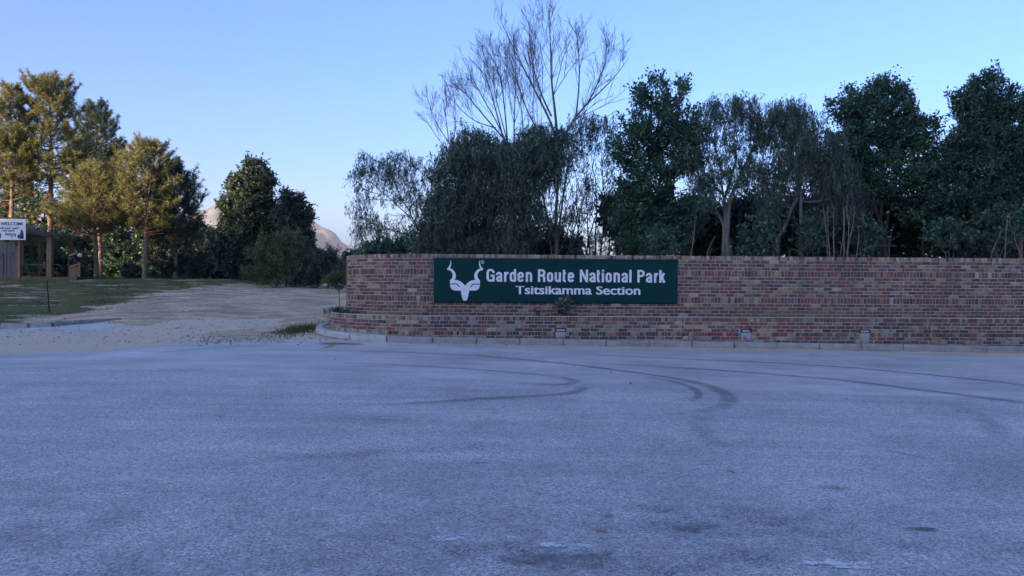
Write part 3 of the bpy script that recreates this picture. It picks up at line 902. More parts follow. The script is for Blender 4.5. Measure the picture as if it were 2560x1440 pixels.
def stroke_mesh(paths, sw):
    V = []; Fq = []; L = []
    for li, p in enumerate(paths):
        p = np.array(p, float); p = p[np.concatenate([[True], np.linalg.norm(np.diff(p, axis=0), axis=1) > 1e-4])]
        d = np.diff(p, axis=0); d /= np.linalg.norm(d, axis=1, keepdims=True); nn = np.stack([-d[:, 1], d[:, 0]], 1)
        n0 = len(V)
        for i in range(len(p)):
            a = nn[max(0, i - 1)]; c = nn[min(len(nn) - 1, i)]; m_ = a + c; m_ /= np.linalg.norm(m_) + 1e-9; m_ = m_ / max(.6, float(m_ @ a))
            wx_ = sw * (1.0 if abs(m_[0]) > .7 else .86) / 2
            V += [p[i] + m_ * wx_, p[i] - m_ * wx_]; L += [li, li]
        for i in range(len(p) - 1): Fq.append([n0 + 2 * i, n0 + 2 * i + 1, n0 + 2 * i + 3, n0 + 2 * i + 2])
    return V, Fq, L
CAPH = .315; ZB = 1.577
# columns of each letter measured along the board
for ch, a, b in [('G', 605, 685), ('a', 697, 757), ('r', 775, 816), ('d', 830, 892), ('e', 905, 966), ('n', 985, 1047), ('R', 1103, 1175), ('o', 1190, 1251), ('u', 1265, 1326), ('t', 1342, 1377), ('e', 1392, 1453),
                 ('N', 1508, 1588), ('a', 1600, 1660), ('t', 1672, 1707), ('i', 1722, 1742), ('o', 1757, 1818), ('n', 1835, 1896), ('a', 1912, 1972), ('l', 1988, 2008), ('P', 2065, 2136), ('a', 2147, 2207), ('r', 2226, 2264), ('k', 2277, 2337)]:
    s0, s1 = spx(1060 + a / 3.879), spx(1060 + b / 3.879)
    V_, F_, L_ = stroke_mesh(glyph(ch, (s1 - s0) / CAPH), SW)
    mesh_obj('letter', [tuple(place_sign(s0 + v[0] * CAPH, ZB + v[1] * CAPH, .0025 + .0005 * l) - sign.location) for v, l in zip(V_, L_)], F_, M_WHITE, sign)
lettering('lettering', 'Tsitsikamma Section', spx(1288), spx(1600), 1.268, 1.470, 'T', sign, place_sign, M_WHITE, .010, 1.0, .012, 3, .76)
# registered mark: ring and letter
ring = []
cs, cz = spx(1206), SIGN_Z1 - .094
for rr in (.043, .034): ring.append([(cs + rr * math.cos(a), cz + rr * math.sin(a)) for a in np.linspace(0, 2 * math.pi, 24, endpoint=False)])
V = [tuple(place_sign(a, b, .003) - sign.location) for rg in ring for a, b in rg]
mesh_obj('trade_mark_ring', V, [[i, (i + 1) % 24, 24 + (i + 1) % 24, 24 + i] for i in range(24)], M_WHITE, sign)
lettering('lettering', 'R', cs - .014, cs + .017, cz - .023, cz + .023, 'R', sign, place_sign, M_WHITE, .01)

# ------------------------------------------------------------------ lamps and drain plates in the planter wall
M_LENS = plain('frosted_lens', (.42, .45, .48), .35, .15, 20, 0, .5)
names_l = ['dark framed brick lamp below the leafy bush and lettering', 'dark framed brick lamp beside the red brick repair', 'dark framed brick lamp farthest right along the planter']
for a, lab in zip(LIGHTS, names_l):
    p, n = wpt(a, POFF + .002)
    t = empty('brick_lamp', (p[0], p[1], .40), lab, 'lamp', 'lamps set into the planter wall')
    m = MB(); W_, H_ = .27, .088
    for dx, dz, wx, wz in ((0, H_ / 2 - .011, W_, .022), (0, -H_ / 2 + .009, W_, .018), (-W_ / 2 + .014, 0, .028, H_ - .041), (W_ / 2 - .014, 0, .028, H_ - .041)):
        m.box((E[0] * dx, E[1] * dx, dz), (wx, .035, wz), rz=TH, bev=.003)
    m.build('frame', M_BLACK, t)
    m = MB(); m.box((-NB[0] * -.008, -NB[1] * -.008, 0), (W_ - .05, .02, H_ - .035), rz=TH, bev=.003); m.build('lens', M_LENS, t)
    m = MB(); m.box((NB[0] * .05, NB[1] * .05, 0), (W_ - .01, .06, H_ - .004), rz=TH); m.build('housing', M_BLACK, t)
M_PLATE = plain('beige_plate', (.23, .20, .155), .8, .3, 14, .2)
M_STEEL = plain('pipe_end', (.55, .55, .53), .5, .2, 10)
pl = ['beige drain plate at the left edge of the red brick repair', 'beige drain plate right of the middle lamp', 'drain plate just left of the last lamp', 'drain plate right of the far expansion joint', 'drain plate at the right end of the wall']
for a, lab in zip(PLATES, pl):
    p, n = wpt(a, POFF + .006)
    zc = .21 - .0122 * (a - 6)
    t = empty('drain_plate', (p[0], p[1], zc), lab, 'drain', 'drain plates along the planter foot')
    m = MB(); m.box((0, 0, 0), (.15, .02, .15), rz=TH, bev=.004); m.build('plate', M_PLATE, t)
    m = MB(); N_ = 14
    f = lambda r, o_: [(E[0] * r * math.cos(q) - NB[0] * o_, E[1] * r * math.cos(q) - NB[1] * o_, r * math.sin(q)) for q in np.linspace(0, 2 * math.pi, N_, endpoint=False)]
    V = f(.024, .012) + f(.024, .022) + f(.016, .022) + f(.016, .008)
    m.add(V, [[k_ * N_ + i, k_ * N_ + (i + 1) % N_, (k_ + 1) * N_ + (i + 1) % N_, (k_ + 1) * N_ + i] for k_ in range(3) for i in range(N_)]); m.build('pipe_end', M_STEEL, t)
    m = MB(); m.add(f(.0165, .0125), [list(range(N_))]); m.build('pipe_bore', M_JOINT, t)
p, n = wpt(4.12, POFF + .006)
t = empty('weep_pipe', (p[0], p[1], .245), 'small weep pipe in the bricks right of the first lamp', 'pipe')
m = MB(); m.add(V, [[k_ * 14 + i, k_ * 14 + (i + 1) % 14, (k_ + 1) * 14 + (i + 1) % 14, (k_ + 1) * 14 + i] for k_ in range(3) for i in range(14)]); m.build('pipe_end', M_STEEL, t)
m = MB(); m.add(f(.0165, .0125), [list(range(14))]); m.build('pipe_bore', M_JOINT, t)
#--PART2--
# ------------------------------------------------------------------ vegetation
L_WATTLE = m_leaf('drooping_leaf', (.038, .068, .048), (.140, .195, .130), .30)
L_DARK = m_leaf('dark_evergreen_leaf', (.020, .050, .034), (.078, .150, .092), .22, .4)
L_BROAD = m_leaf('broad_leaf', (.025, .064, .040), (.102, .190, .110), .25, .4)
L_CENT = m_leaf('cypress_leaf', (.019, .038, .028), (.075, .105, .070), .2)
L_PALE = m_leaf('pale_shrub_leaf', (.040, .065, .034), (.165, .195, .080), .3)
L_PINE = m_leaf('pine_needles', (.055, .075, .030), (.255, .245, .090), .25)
L_PINE_SHADED = m_leaf('shaded_pine_needles', (.018, .038, .026), (.062, .098, .058), .2)  # darker copy of the pine needles: shade put into the colour
L_DEAD = m_leaf('dead_needles', (0.150, 0.075, 0.033), (0.360, 0.188, 0.083), .2, .8)
B_DARK = m_bark('dark_bark', (.022, .020, .018), (.070, .062, .055))
B_GREY = m_bark('grey_bark', (.075, .068, .060), (.21, .19, .165))
B_PALE = m_bark('pale_sapling_bark', (.13, .12, .095), (.27, .245, .20))
B_PINE = m_bark('pine_bark', (.085, .060, .045), (.27, .195, .14))
B_BARE = m_bark('bare_twig_bark', (.060, .055, .045), (.17, .155, .125))

def unit(v): return v / (np.linalg.norm(v, axis=-1, keepdims=True) + 1e-9)

def leaf_arrays(C, D, length, width):
    """rhombic leaves at C pointing along D"""
    n = len(C)
    r = unit(rng.normal(0, 1, (n, 3)))
    side = unit(np.cross(D, r))
    nrm = np.cross(D, side)
    L = length[:, None]; W = width[:, None]
    V = np.stack([C, C + D * L * .45 + side * W * .5 + nrm * W * .12, C + D * L, C + D * L * .45 - side * W * .5 + nrm * W * .12], 1)
    return V.reshape(-1, 3), np.arange(4 * n).reshape(-1, 4)

def bez(a, b, c, n):
    t = np.linspace(0, 1, n)[:, None]
    return (1 - t) ** 2 * a + 2 * t * (1 - t) * b + t * t * c

def sample_blob(n, c, r, shell=.5):
    d = unit(rng.normal(0, 1, (n, 3)))
    rad = rng.uniform(0, 1, (n, 1)) ** (1 / 3.0)
    rad = np.where(rng.uniform(0, 1, (n, 1)) < shell, rng.uniform(.55, 1.04, (n, 1)) + .12 * np.minimum(2.5, rng.gamma(1.0, 1.0, (n, 1))) * (rng.uniform(0, 1, (n, 1)) < .4), rad)
    p = c + d * rad * r
    for _ in range(4):                        # gaps in the mass
        v = c + unit(rng.normal(0, 1, 3)) * r * rng.uniform(.3, .9); p = p[np.linalg.norm((p - v) / r, axis=1) > rng.uniform(.28, .46)]
    return p

def tree(name, label, D, blobs, stems, style='tuft', leaf=L_DARK, bark=B_DARK, dens=1.0, per=70, size=(.10, .045), spread=.30, group=None, tw=.010, cat='tree', trunk_r=.09, lift=.35, nper=16, maxseg=7):
    """blobs: (px, py, rpx, rpy[, weight]) crown masses; stems: lists of (px, py) from the foot up"""
    k = D / F
    top = [np.array([*P(q[0], q[1], D)]) for q in [s[0] for s in stems]]
    foot = np.mean([[p[0], p[1]] for p in top], 0)
    fz = float(gz(foot[0], D))
    root = empty(name, (foot[0], foot[1], fz), label, cat, group)
    T = Tubes(); nodes = []; nrad = []
    for s in stems:
        pts = []
        for i, q in enumerate(s):
            p = P(q[0], q[1], D); p[1] += (rng.normal(0, .22) if i else rng.normal(0, .15)); pts.append(p)
        pts = np.array(pts); base = pts[0].copy(); base[2] = fz - .1
        if pts[0][2] > fz + .05: pts = np.concatenate([[base], pts])
        d = np.concatenate([[0], np.cumsum(np.linalg.norm(np.diff(pts, axis=0), axis=1))])
        t = np.linspace(0, d[-1], max(6, int(d[-1] / .3)))
        C = np.stack([np.interp(t, d, pts[:, i]) for i in range(3)], 1)
        for _ in range(2): C[1:-1] = .25 * C[:-2] + .5 * C[1:-1] + .25 * C[2:]
        C[1:-1] += rng.normal(0, .018, C[1:-1].shape)
        rad = trunk_r * (1 - .82 * t / d[-1]) * rng.uniform(.8, 1.15)
        T.add(C, rad, 7)
        for c_, r_ in zip(C, rad):
            nodes.append(c_); nrad.append(r_)
    cl = []
    for b in blobs:
        px, py, rx, ry = b[:4]; wgt = b[4] if len(b) > 4 else 1.0
        c = P(px, py, D); r = np.array([rx * k, .5 * (rx + ry) * .5 * k + .35, ry * k])
        n = max(3, int(1.85 * nper * dens * wgt * (rx * ry) / 900.0))
        cl.append(sample_blob(n, c, r))
    cl = np.concatenate(cl)
    cl[:, 2] = np.maximum(cl[:, 2], fz + .15)
    ndn = np.array(nodes)
    order = np.argsort(np.min(np.linalg.norm(cl[:, None, :] - ndn[None], axis=2), axis=1))
    NA = np.zeros((len(nodes) + len(cl) * 6, 3)); NR = np.zeros(len(NA)); cnt = len(nodes)
    NA[:cnt] = ndn; NR[:cnt] = nrad
    tips = []
    for i in order:
        c = cl[i]
        dv = NA[:cnt] - c; dist = np.linalg.norm(dv, axis=1)
        cost = dist + 1.2 * np.maximum(0, dv[:, 2] + .1) + .02 / (NR[:cnt] + .01)
        j = int(np.argmin(cost)); a = NA[j]; L = dist[j]
        midp = (a + c) / 2 + np.array([0, 0, -.10 * L if style == 'droop' else lift * .25 * L]) + rng.normal(0, .05 * L, 3)
        n = int(np.clip(L / .22, 3, maxseg))
        q = bez(a, midp, c, n)
        q[1:-1] += rng.normal(0, .012, q[1:-1].shape)
        r0 = min(NR[j] * .75, .012 + .020 * L); r0 = max(r0, tw)
        T.add(q, np.linspace(r0, tw * .6, n), 4)
        m = min(n - 1, 5); NA[cnt:cnt + m] = q[1:1 + m]; NR[cnt:cnt + m] = np.linspace(r0, tw * .6, m); cnt += m
        tips.append((c, unit(c - q[-2])))
    T.build('trunk', bark, root)
    V = []; Tn = []
    C_ = []; D_ = []; Ls = []; Ws = []
    ztop = np.percentile([c[2] for c, d in tips], 62)
    for (c, d) in tips:
        ct = rng.uniform(0, .75)
        if style in ('tuft', 'up'):
            nt = int(rng.integers(5, 9)); m_ = max(4, int(.95 * per / nt)); n = nt * m_
            upw = .28 if style == 'tuft' else .95
            ax = unit(d * .55 + rng.normal(0, .75 if style == 'tuft' else .4, (nt, 3)) + np.array([0, 0, upw]))
            ln = spread * rng.uniform(.7, 1.7, nt)
            t = rng.uniform(.05, 1.0, (nt, m_, 1))
            st = c - ax * ln[:, None] * .35 + rng.normal(0, spread * .18, (nt, 3))
            pos = (st[:, None] + ax[:, None] * t * ln[:, None, None] + rng.normal(0, .03 + .05 * spread, (nt, m_, 3))).reshape(-1, 3)
            dr = unit(np.repeat(ax, m_, 0) * .55 + rng.normal(0, .55, (n, 3)))
        else:   # droop: hanging strings of narrow leaves
            ns = max(2, int(per / 11)); n = ns * 11
            st = c + rng.normal(0, spread * .55, (ns, 3)) * np.array([1, 1, .5]); ln = rng.uniform(.5, 1.25, ns) * spread * 1.5
            sw = rng.normal(0, .16, (ns, 3)); sw[:, 2] = -1
            t = rng.uniform(0, 1, (ns, 11, 1))
            pos = (st[:, None] + unit(sw)[:, None] * t * ln[:, None, None] + rng.normal(0, .025, (ns, 11, 3))).reshape(-1, 3)
            dr = unit(np.array([0, 0, -1.0]) + rng.normal(0, .42, (n, 3)))
        C_.append(pos); D_.append(dr); Ls.append(1.12 * size[0] * rng.uniform(.6, 1.25, n)); Ws.append(1.15 * size[1] * rng.uniform(.7, 1.2, n))
        Tn.append(np.clip(ct + rng.normal(0, .16, n), 0, 1))
    V, Fq = leaf_arrays(np.concatenate(C_), np.concatenate(D_), np.concatenate(Ls), np.concatenate(Ws))
    mesh_obj('crown', V, Fq, leaf, root, attrs={'tint': np.repeat(np.concatenate(Tn), 4)})
    fix_children(root)
    return root

def fix_children(root):
    """children were built in world space: keep them there while the root sits at the foot"""
    M = Matrix.Translation(-root.location)
    for ch in root.children:
        if ch.type == 'MESH' and not ch.get('_local'):
            ch.data.transform(M)

# ---- pines on the left
def needle_tuft(C, A, n, L, Ln, wd):
    t = rng.uniform(0, 1, n)
    base = C + A * (t * L)[:, None]
    r = unit(rng.normal(0, 1, (n, 3)))
    r = unit(r - A * (r @ A)[:, None])
    d = unit(A * rng.uniform(.35, 1.1, (n, 1)) + r)
    ln = Ln * rng.uniform(.7, 1.1, n)[:, None]
    s = unit(np.cross(d, rng.normal(0, 1, (n, 3)))) * wd
    return np.stack([base - s, base + s, base + d * ln], 1)

def pine(label, px, top_py, D, prof, trunk_r, mat, crown_base_py, up=.35, ntuft=1.0, group='pines on the grass bank', foot_px=None, dead=0, gap=0.0, tuftL=.38):
    """prof: (fraction from crown base 0..top 1 -> radius in px)"""
    k = D / F
    top = P(px, top_py, D); foot = P(foot_px or px, 705, D); fz = float(gz(foot[0], D)); cb = P(px, crown_base_py, D)
    top[2] -= 1.05
    root = empty('pine_tree', (foot[0], foot[1], fz), label, 'tree', group)
    H = top[2] - fz
    T = Tubes()
    n = 22; t = np.linspace(0, 1, n)[:, None]
    tr = np.array([foot[0], D, fz - .1]) * (1 - t) + np.array([top[0], D, top[2] - .1]) * t
    tr[1:-1, :2] += np.cumsum(rng.normal(0, .02, (n - 2, 2)), 0)
    tr[-1] = tr[-2] + (0, 0, H / n)
    T.add(tr, trunk_r * (1 - .88 * np.linspace(0, 1, n)), 8)
    def tp(z):
        return np.array([np.interp(z, tr[:, 2], tr[:, 0]), np.interp(z, tr[:, 2], tr[:, 1]), z])
    NV = []; NT = []
    pf, pr = zip(*prof)
    zc = cb[2]; zt = top[2]
    z = zc
    while z < zt - .1:
        f = (z - zc) / (zt - zc)
        Rm = np.interp(f, pf, pr) * k * 1.12
        nb = int(rng.integers(4, 7))
        a0 = rng.uniform(0, 6.28)
        for b in range(nb):
            if rng.uniform() < gap: continue
            a = a0 + 6.28 * b / nb + rng.normal(0, .25); Lb = Rm * rng.uniform(.55, 1.15)
            if Lb < .15: Lb = .15
            o = tp(z + rng.normal(0, .1)); rise = up + .5 * f + rng.normal(0, .12)
            d = np.array([math.cos(a), math.sin(a), 0])
            e = o + d * Lb + np.array([0, 0, Lb * rise])
            q = bez(o, o + d * Lb * .55 + np.array([0, 0, Lb * rise * .15]), e, 6)
            T.add(q, np.linspace(.012 + .018 * Lb, .008, 6), 4)
            nt = max(3, int(6.2 * Lb * ntuft + 2))
            for j in range(nt):
                u = 1 - (j / nt) * .72
                c = np.array([np.interp(u, np.linspace(0, 1, 6), q[:, i]) for i in range(3)])
                side = np.cross(d, [0, 0, 1]) * rng.choice([-1, 1]); off = (1 - u) * .8 * Lb * rng.uniform(.2, 1) if j else 0
                c2 = c + side * off + np.array([0, 0, .12 + .15 * off]) + d * off * .35
                if off > .15: T.add(np.array([c, (c + c2) / 2 + (0, 0, -.03), c2]), np.array([.012, .009, .006]), 3)
                A = unit(d * .55 + side * (.4 if j else 0) + np.array([0, 0, .75 + .5 * f]) + rng.normal(0, .2, 3))
                NV.append(needle_tuft(c2, A, int(rng.integers(34, 48)), tuftL * rng.uniform(.8, 1.4), .25, .014))
                NT.append(np.full(len(NV[-1]) * 3, np.clip(rng.normal(.42, .32), 0, 1)))
        z += rng.uniform(.24, .38) * (1.1 - .35 * f)
    NV.append(needle_tuft(tr[-1] - (0, 0, .4), np.array([0, 0, 1.0]), 60, .7, .16, .011)); NT.append(np.full(180, .5))
    # dead twigs under the crown
    for _ in range(dead):
        z = rng.uniform(fz + .25 * (zc - fz), zc); a = rng.uniform(0, 6.28); L = rng.uniform(.4, 1.6); o = tp(z)
        d = np.array([math.cos(a), math.sin(a), rng.uniform(-.45, .25)])
        T.add(bez(o, o + d * L * .5 + (0, 0, .1), o + d * L, 4), np.array([.022, .016, .010, .006]), 3)
    T.build('trunk', B_PINE, root)
    V = np.concatenate(NV); 
    mesh_obj('crown', V.reshape(-1, 3), np.arange(len(V) * 3).reshape(-1, 3), mat, root, attrs={'tint': np.concatenate(NT)})
    if dead > 12:
        DV = []
        for _ in range(dead * 5):
            z = rng.uniform(fz + .45 * (zc - fz), zc + .8); a = rng.uniform(0, 6.28); o = tp(z) + np.array([math.cos(a), math.sin(a), -.1]) * rng.uniform(.3, 1.6)
            DV.append(needle_tuft(o, unit(np.array([math.cos(a), math.sin(a), -.6])), 16, .25, .18, .011))
        V = np.concatenate(DV); mesh_obj('dead_needles', V.reshape(-1, 3), np.arange(len(V) * 3).reshape(-1, 3), L_DEAD, root, attrs={'tint': np.repeat(rng.uniform(0, 1, len(V)), 3)})
    fix_children(root)
    return root

PROF = [(0, .8), (.25, 1), (.55, .85), (.8, .5), (1, .12)]
def pr(r, p=PROF): return [(a, b * r) for a, b in p]
pine('tall sunlit pine cut by the left picture edge', 30, 184, 47, pr(54), .20, L_PINE, 500, .25, 1.25, dead=16)
pine('tallest broad sunlit pine second from the left', 124, 180, 48, [(0, 56), (.2, 78), (.45, 70), (.62, 60), (.85, 54), (.95, 34), (1, 14)], .22, L_PINE, 462, .28, 1.2, dead=22, gap=.08)
pine('dark shaded pine behind the sunlit pines', 250, 234, 55, pr(70), .2, L_PINE_SHADED, 560, .4, 1.35, dead=8)
pine('short bushy sunlit pine between the taller trunks', 232, 384, 45, [(0, 88), (.3, 95), (.55, 66), (.8, 34), (1, 8)], .16, L_PINE, 590, .3, 1.35, foot_px=241, dead=14)
pine('pine with bare lower trunk in the middle of the bank', 362, 328, 45.2, [(0, 62), (.3, 82), (.6, 60), (.82, 40), (1, 10)], .17, L_PINE, 585, .3, 1.3, dead=22)
pine('dark pine with upswept boughs at the right of the group', 440, 378, 47, [(0, 62), (.3, 60), (.6, 46), (.85, 22), (1, 8)], .16, L_PINE_SHADED, 640, .7, 1.2, tuftL=.45)

# dense dark trees behind the pines and the booth
GD = 'dark trees behind the pines'
tree('dark_tree', 'dark leafy tree behind the booth roof at far left', 58, [(20, 500, 80, 90), (10, 620, 80, 70)], [[(15, 690), (20, 560), (22, 460)]], 'tuft', L_DARK, B_DARK, .9, 60, (.24, .12), .5, GD, trunk_r=.14, nper=12)
tree('dark_tree', 'dark leafy tree behind the second pine trunk', 57, [(110, 560, 80, 80), (130, 650, 85, 60)], [[(110, 690), (112, 560), (115, 500)]], 'tuft', L_DARK, B_DARK, .9, 60, (.24, .12), .5, GD, trunk_r=.14, nper=12)
tree('dark_tree', 'dark leafy tree behind the short bushy pine', 59, [(220, 560, 80, 90), (230, 660, 85, 55)], [[(200, 690), (210, 560), (220, 480)]], 'tuft', L_DARK, B_DARK, .9, 60, (.24, .12), .5, GD, trunk_r=.14, nper=12)
tree('dark_tree', 'dark leafy tree between the two bare pine trunks', 58, [(310, 590, 70, 80), (320, 665, 75, 50)], [[(310, 690), (312, 590), (310, 520)]], 'tuft', L_DARK, B_DARK, .9, 60, (.24, .12), .5, GD, trunk_r=.14, nper=12)
tree('dark_tree', 'dark leafy tree behind the upswept pine', 57, [(410, 600, 70, 75), (420, 665, 70, 50), (480, 610, 55, 60)], [[(420, 690), (425, 600), (430, 540)]], 'tuft', L_DARK, B_DARK, .9, 60, (.24, .12), .5, GD, trunk_r=.14, nper=12)
tree('dark_tree', 'dark thicket far behind the welcome board', 63, [(0, 640, 110, 70), (60, 660, 90, 60)], [[(10, 700), (15, 640), (18, 590)]], 'tuft', L_DARK, B_DARK, .9, 70, (.28, .15), .6, GD, trunk_r=.14, nper=12)
tree('dark_tree', 'dark thicket far behind the bending person', 63.5, [(150, 640, 100, 70), (190, 670, 90, 50)], [[(160, 700), (162, 640), (160, 590)]], 'tuft', L_DARK, B_DARK, .9, 70, (.28, .15), .6, GD, trunk_r=.14, nper=12)
tree('dark_tree', 'dark thicket far behind the two bare pine trunks', 64, [(290, 640, 100, 70), (330, 670, 90, 50)], [[(300, 700), (302, 640), (300, 590)]], 'tuft', L_DARK, B_DARK, .9, 70, (.28, .15), .6, GD, trunk_r=.14, nper=12)
tree('dark_tree', 'dark thicket far behind the right end of the pines', 63, [(430, 645, 100, 65), (480, 670, 90, 50)], [[(440, 700), (442, 640), (440, 590)]], 'tuft', L_DARK, B_DARK, .9, 70, (.28, .15), .6, GD, trunk_r=.14, nper=12)
tree('dark_tree', 'dark thicket far behind the yellow tipped bush', 62, [(640, 670, 110, 50), (740, 675, 90, 45)], [[(650, 705), (652, 660), (650, 630)]], 'tuft', L_DARK, B_DARK, .9, 70, (.28, .15), .6, GD, trunk_r=.14, nper=12)
tree('understorey_bush', 'green bush inside the booth roof frame', 46.5, [(85, 620, 45, 55), (110, 660, 45, 40), (50, 600, 40, 40)], [[(85, 690), (88, 640), (85, 600)]], 'tuft', L_BROAD, B_DARK, 1.0, 60, (.14, .08), .34, None, cat='bush', trunk_r=.05)
tree('understorey_bush', 'green bush behind the bending person', 47, [(165, 630, 40, 50), (170, 675, 42, 30)], [[(165, 690), (165, 640), (165, 600)]], 'tuft', L_BROAD, B_DARK, 1.0, 60, (.14, .08), .34, None, cat='bush', trunk_r=.05)
tree('understorey_bush', 'low dark scrub at the foot of the bank trees', 47.5, [(410, 665, 45, 40), (460, 670, 45, 38), (330, 685, 40, 22)], [[(420, 700), (420, 670), (425, 640)]], 'tuft', L_CENT, B_DARK, .9, 50, (.15, .07), .36, None, cat='bush', trunk_r=.05)
tree('understorey_bush', 'dark scrub left of the yellow tipped bush', 48, [(540, 665, 55, 45), (590, 680, 45, 32), (510, 690, 45, 25)], [[(550, 705), (550, 680), (548, 640)]], 'tuft', L_CENT, B_DARK, 1.0, 55, (.16, .08), .36, None, cat='bush', trunk_r=.05)

# ---- trees at the top of the track
tree('cypress_tree', 'big rounded dark evergreen tree at the head of the track', 46,
     [(632, 432, 32, 32), (656, 455, 26, 32), (612, 478, 40, 40), (645, 505, 36, 42), (590, 530, 32, 40), (572, 480, 9, 24, .8), (560, 512, 8, 22, .8), (630, 560, 70, 60), (600, 620, 75, 60), (650, 640, 60, 55), (575, 620, 40, 55)],
     [[(628, 705), (628, 560), (632, 440)], [(610, 705), (590, 560), (575, 500)]], 'tuft', L_CENT, B_DARK, 1.35, 80, (.20, .09), .42, 'trees at the head of the track', trunk_r=.2, nper=15)
tree('cypress_tree', 'smaller pointed dark evergreen right of the big rounded one', 45,
     [(716, 500, 16, 32), (722, 545, 32, 40), (748, 520, 14, 34, .7), (764, 540, 14, 36, .7), (740, 580, 38, 40), (765, 605, 22, 34), (730, 640, 55, 48), (782, 650, 20, 32)],
     [[(735, 705), (735, 600), (720, 480)], [(750, 705), (755, 600), (760, 520)]], 'tuft', L_CENT, B_DARK, 1.25, 75, (.18, .085), .38, 'trees at the head of the track', trunk_r=.15, nper=16)
tree('dark_tree', 'dark spreading tree filling the gap below the mountain', 56, [(490, 600, 48, 45), (520, 640, 55, 50), (470, 650, 45, 45)], [[(495, 705), (495, 640), (492, 580)]], 'tuft', L_CENT, B_DARK, 1.2, 70, (.2, .09), .42, 'trees at the head of the track', trunk_r=.14)
tree('yellow_tipped_bush', 'pale bushy shrub with yellow tips beside the track', 42,
     [(705, 640, 70, 55), (665, 665, 55, 45), (745, 660, 60, 50), (700, 690, 90, 25), (720, 605, 40, 26)], [[(690, 712), (690, 670), (690, 620)], [(715, 712), (718, 660), (722, 600)], [(735, 712), (742, 670), (752, 625)]],
     'up', L_PALE, B_DARK, 1.15, 55, (.13, .045), .36, None, cat='bush', trunk_r=.05)
tree('green_shrub', 'dark green shrub between the pale bush and the wall', 41, [(790, 678, 45, 36), (820, 660, 28, 36), (768, 695, 40, 20), (840, 680, 30, 30)], [[(795, 712), (795, 690), (795, 660)], [(820, 712), (822, 690), (823, 650)]], 'tuft', L_CENT, B_DARK, 1.3, 60, (.12, .06), .3, None, cat='bush', trunk_r=.04)
tree('young_pine_bush', 'small dark pointed bush peeping above the shrubs by the wall', 43, [(828, 640, 14, 22), (832, 665, 22, 25)], [[(830, 712), (830, 660), (828, 628)]], 'up', L_CENT, B_DARK, 1.6, 50, (.15, .04), .3, None, cat='bush', trunk_r=.04)
tree('green_shrub', 'rounded low pale green shrub against the wall end', 38, [(845, 702, 38, 17), (870, 695, 24, 20)], [[(848, 714), (848, 700)]], 'tuft', L_PALE, B_DARK, 2.6, 90, (.07, .04), .22, None, cat='bush', trunk_r=.03)
tree('green_shrub', 'dark shrub just left of the curved brick end', 40, [(868, 668, 30, 34), (890, 660, 25, 36)], [[(870, 712), (870, 670)]], 'tuft', L_CENT, B_DARK, 1.4, 60, (.12, .06), .3, None, cat='bush', trunk_r=.04)

# ---- the hedge of trees behind the wall
GH = 'trees behind the brick wall'
tree('wattle_tree', 'feathery drooping tree overhanging the curved wall end', 25,
     [(930, 430, 45, 55, .8), (985, 405, 45, 45, .9), (900, 500, 28, 50, .7), (915, 560, 40, 45, .7), (1010, 450, 50, 50, .7), (970, 520, 60, 60, .35), (960, 600, 80, 30, .6), (1040, 420, 25, 35, .7)],
     [[(1075, 640), (1050, 570), (1000, 520), (930, 455)], [(1080, 640), (1040, 560), (990, 470), (965, 390)], [(1085, 640), (1030, 590), (960, 570), (890, 540)], [(1070, 640), (1045, 520), (1030, 440)]],
     'droop', L_WATTLE, B_GREY, 1.1, 55, (.10, .018), .22, GH, trunk_r=.05, nper=11)
tree('wattle_tree', 'dense dark drooping tree left of the bare one', 24,
     [(1180, 370, 65, 60), (1130, 430, 60, 60), (1210, 450, 65, 70), (1110, 520, 60, 70), (1190, 540, 75, 70), (1080, 590, 70, 45), (1240, 380, 40, 50), (1150, 610, 90, 35), (1230, 600, 60, 50)],
     [[(1190, 640), (1185, 520), (1170, 360)], [(1180, 640), (1140, 540), (1110, 450)], [(1220, 640), (1230, 500), (1225, 380)]],
     'droop', L_WATTLE, B_DARK, 1.3, 66, (.12, .024), .32, GH, trunk_r=.08, nper=14)
tree('wattle_tree', 'drooping dark tree under the bare crown', 23.5,
     [(1300, 390, 55, 50), (1340, 340, 45, 45), (1290, 470, 55, 60), (1360, 410, 45, 50), (1320, 540, 50, 55, .7), (1280, 590, 50, 50), (1400, 350, 35, 40, .7)],
     [[(1310, 640), (1320, 520), (1310, 400)], [(1340, 640), (1350, 500), (1345, 350)], [(1295, 640), (1290, 540), (1280, 460)]],
     'droop', L_WATTLE, B_DARK, 1.25, 80, (.12, .024), .30, GH, trunk_r=.06, nper=13)
tree('wattle_tree', 'thin stemmed open tree with sky showing between stems', 25,
     [(1470, 310, 45, 40), (1510, 330, 40, 50), (1440, 380, 40, 45, .8), (1500, 420, 50, 50, .7), (1460, 500, 60, 50, .6), (1530, 520, 40, 60, .7), (1470, 600, 80, 40, .9), (1420, 330, 35, 40, .8), (1420, 560, 40, 60, .6)],
     [[(1440, 640), (1450, 540), (1480, 420), (1500, 300)], [(1475, 640), (1470, 520), (1460, 400), (1450, 310)], [(1500, 640), (1510, 540), (1505, 400), (1525, 320)], [(1520, 640), (1530, 520), (1560, 420)], [(1455, 640), (1435, 520), (1420, 420)], [(1488, 640), (1492, 500), (1475, 350)], [(1425, 640), (1440, 560), (1445, 470), (1430, 380)], [(1465, 640), (1480, 560), (1520, 470), (1540, 400)], [(1510, 640), (1490, 560), (1455, 480)], [(1545, 640), (1540, 560), (1515, 470)], [(1400, 640), (1415, 540), (1412, 430)]],
     'droop', L_WATTLE, B_DARK, .9, 50, (.11, .022), .26, GH, trunk_r=.035, nper=11)
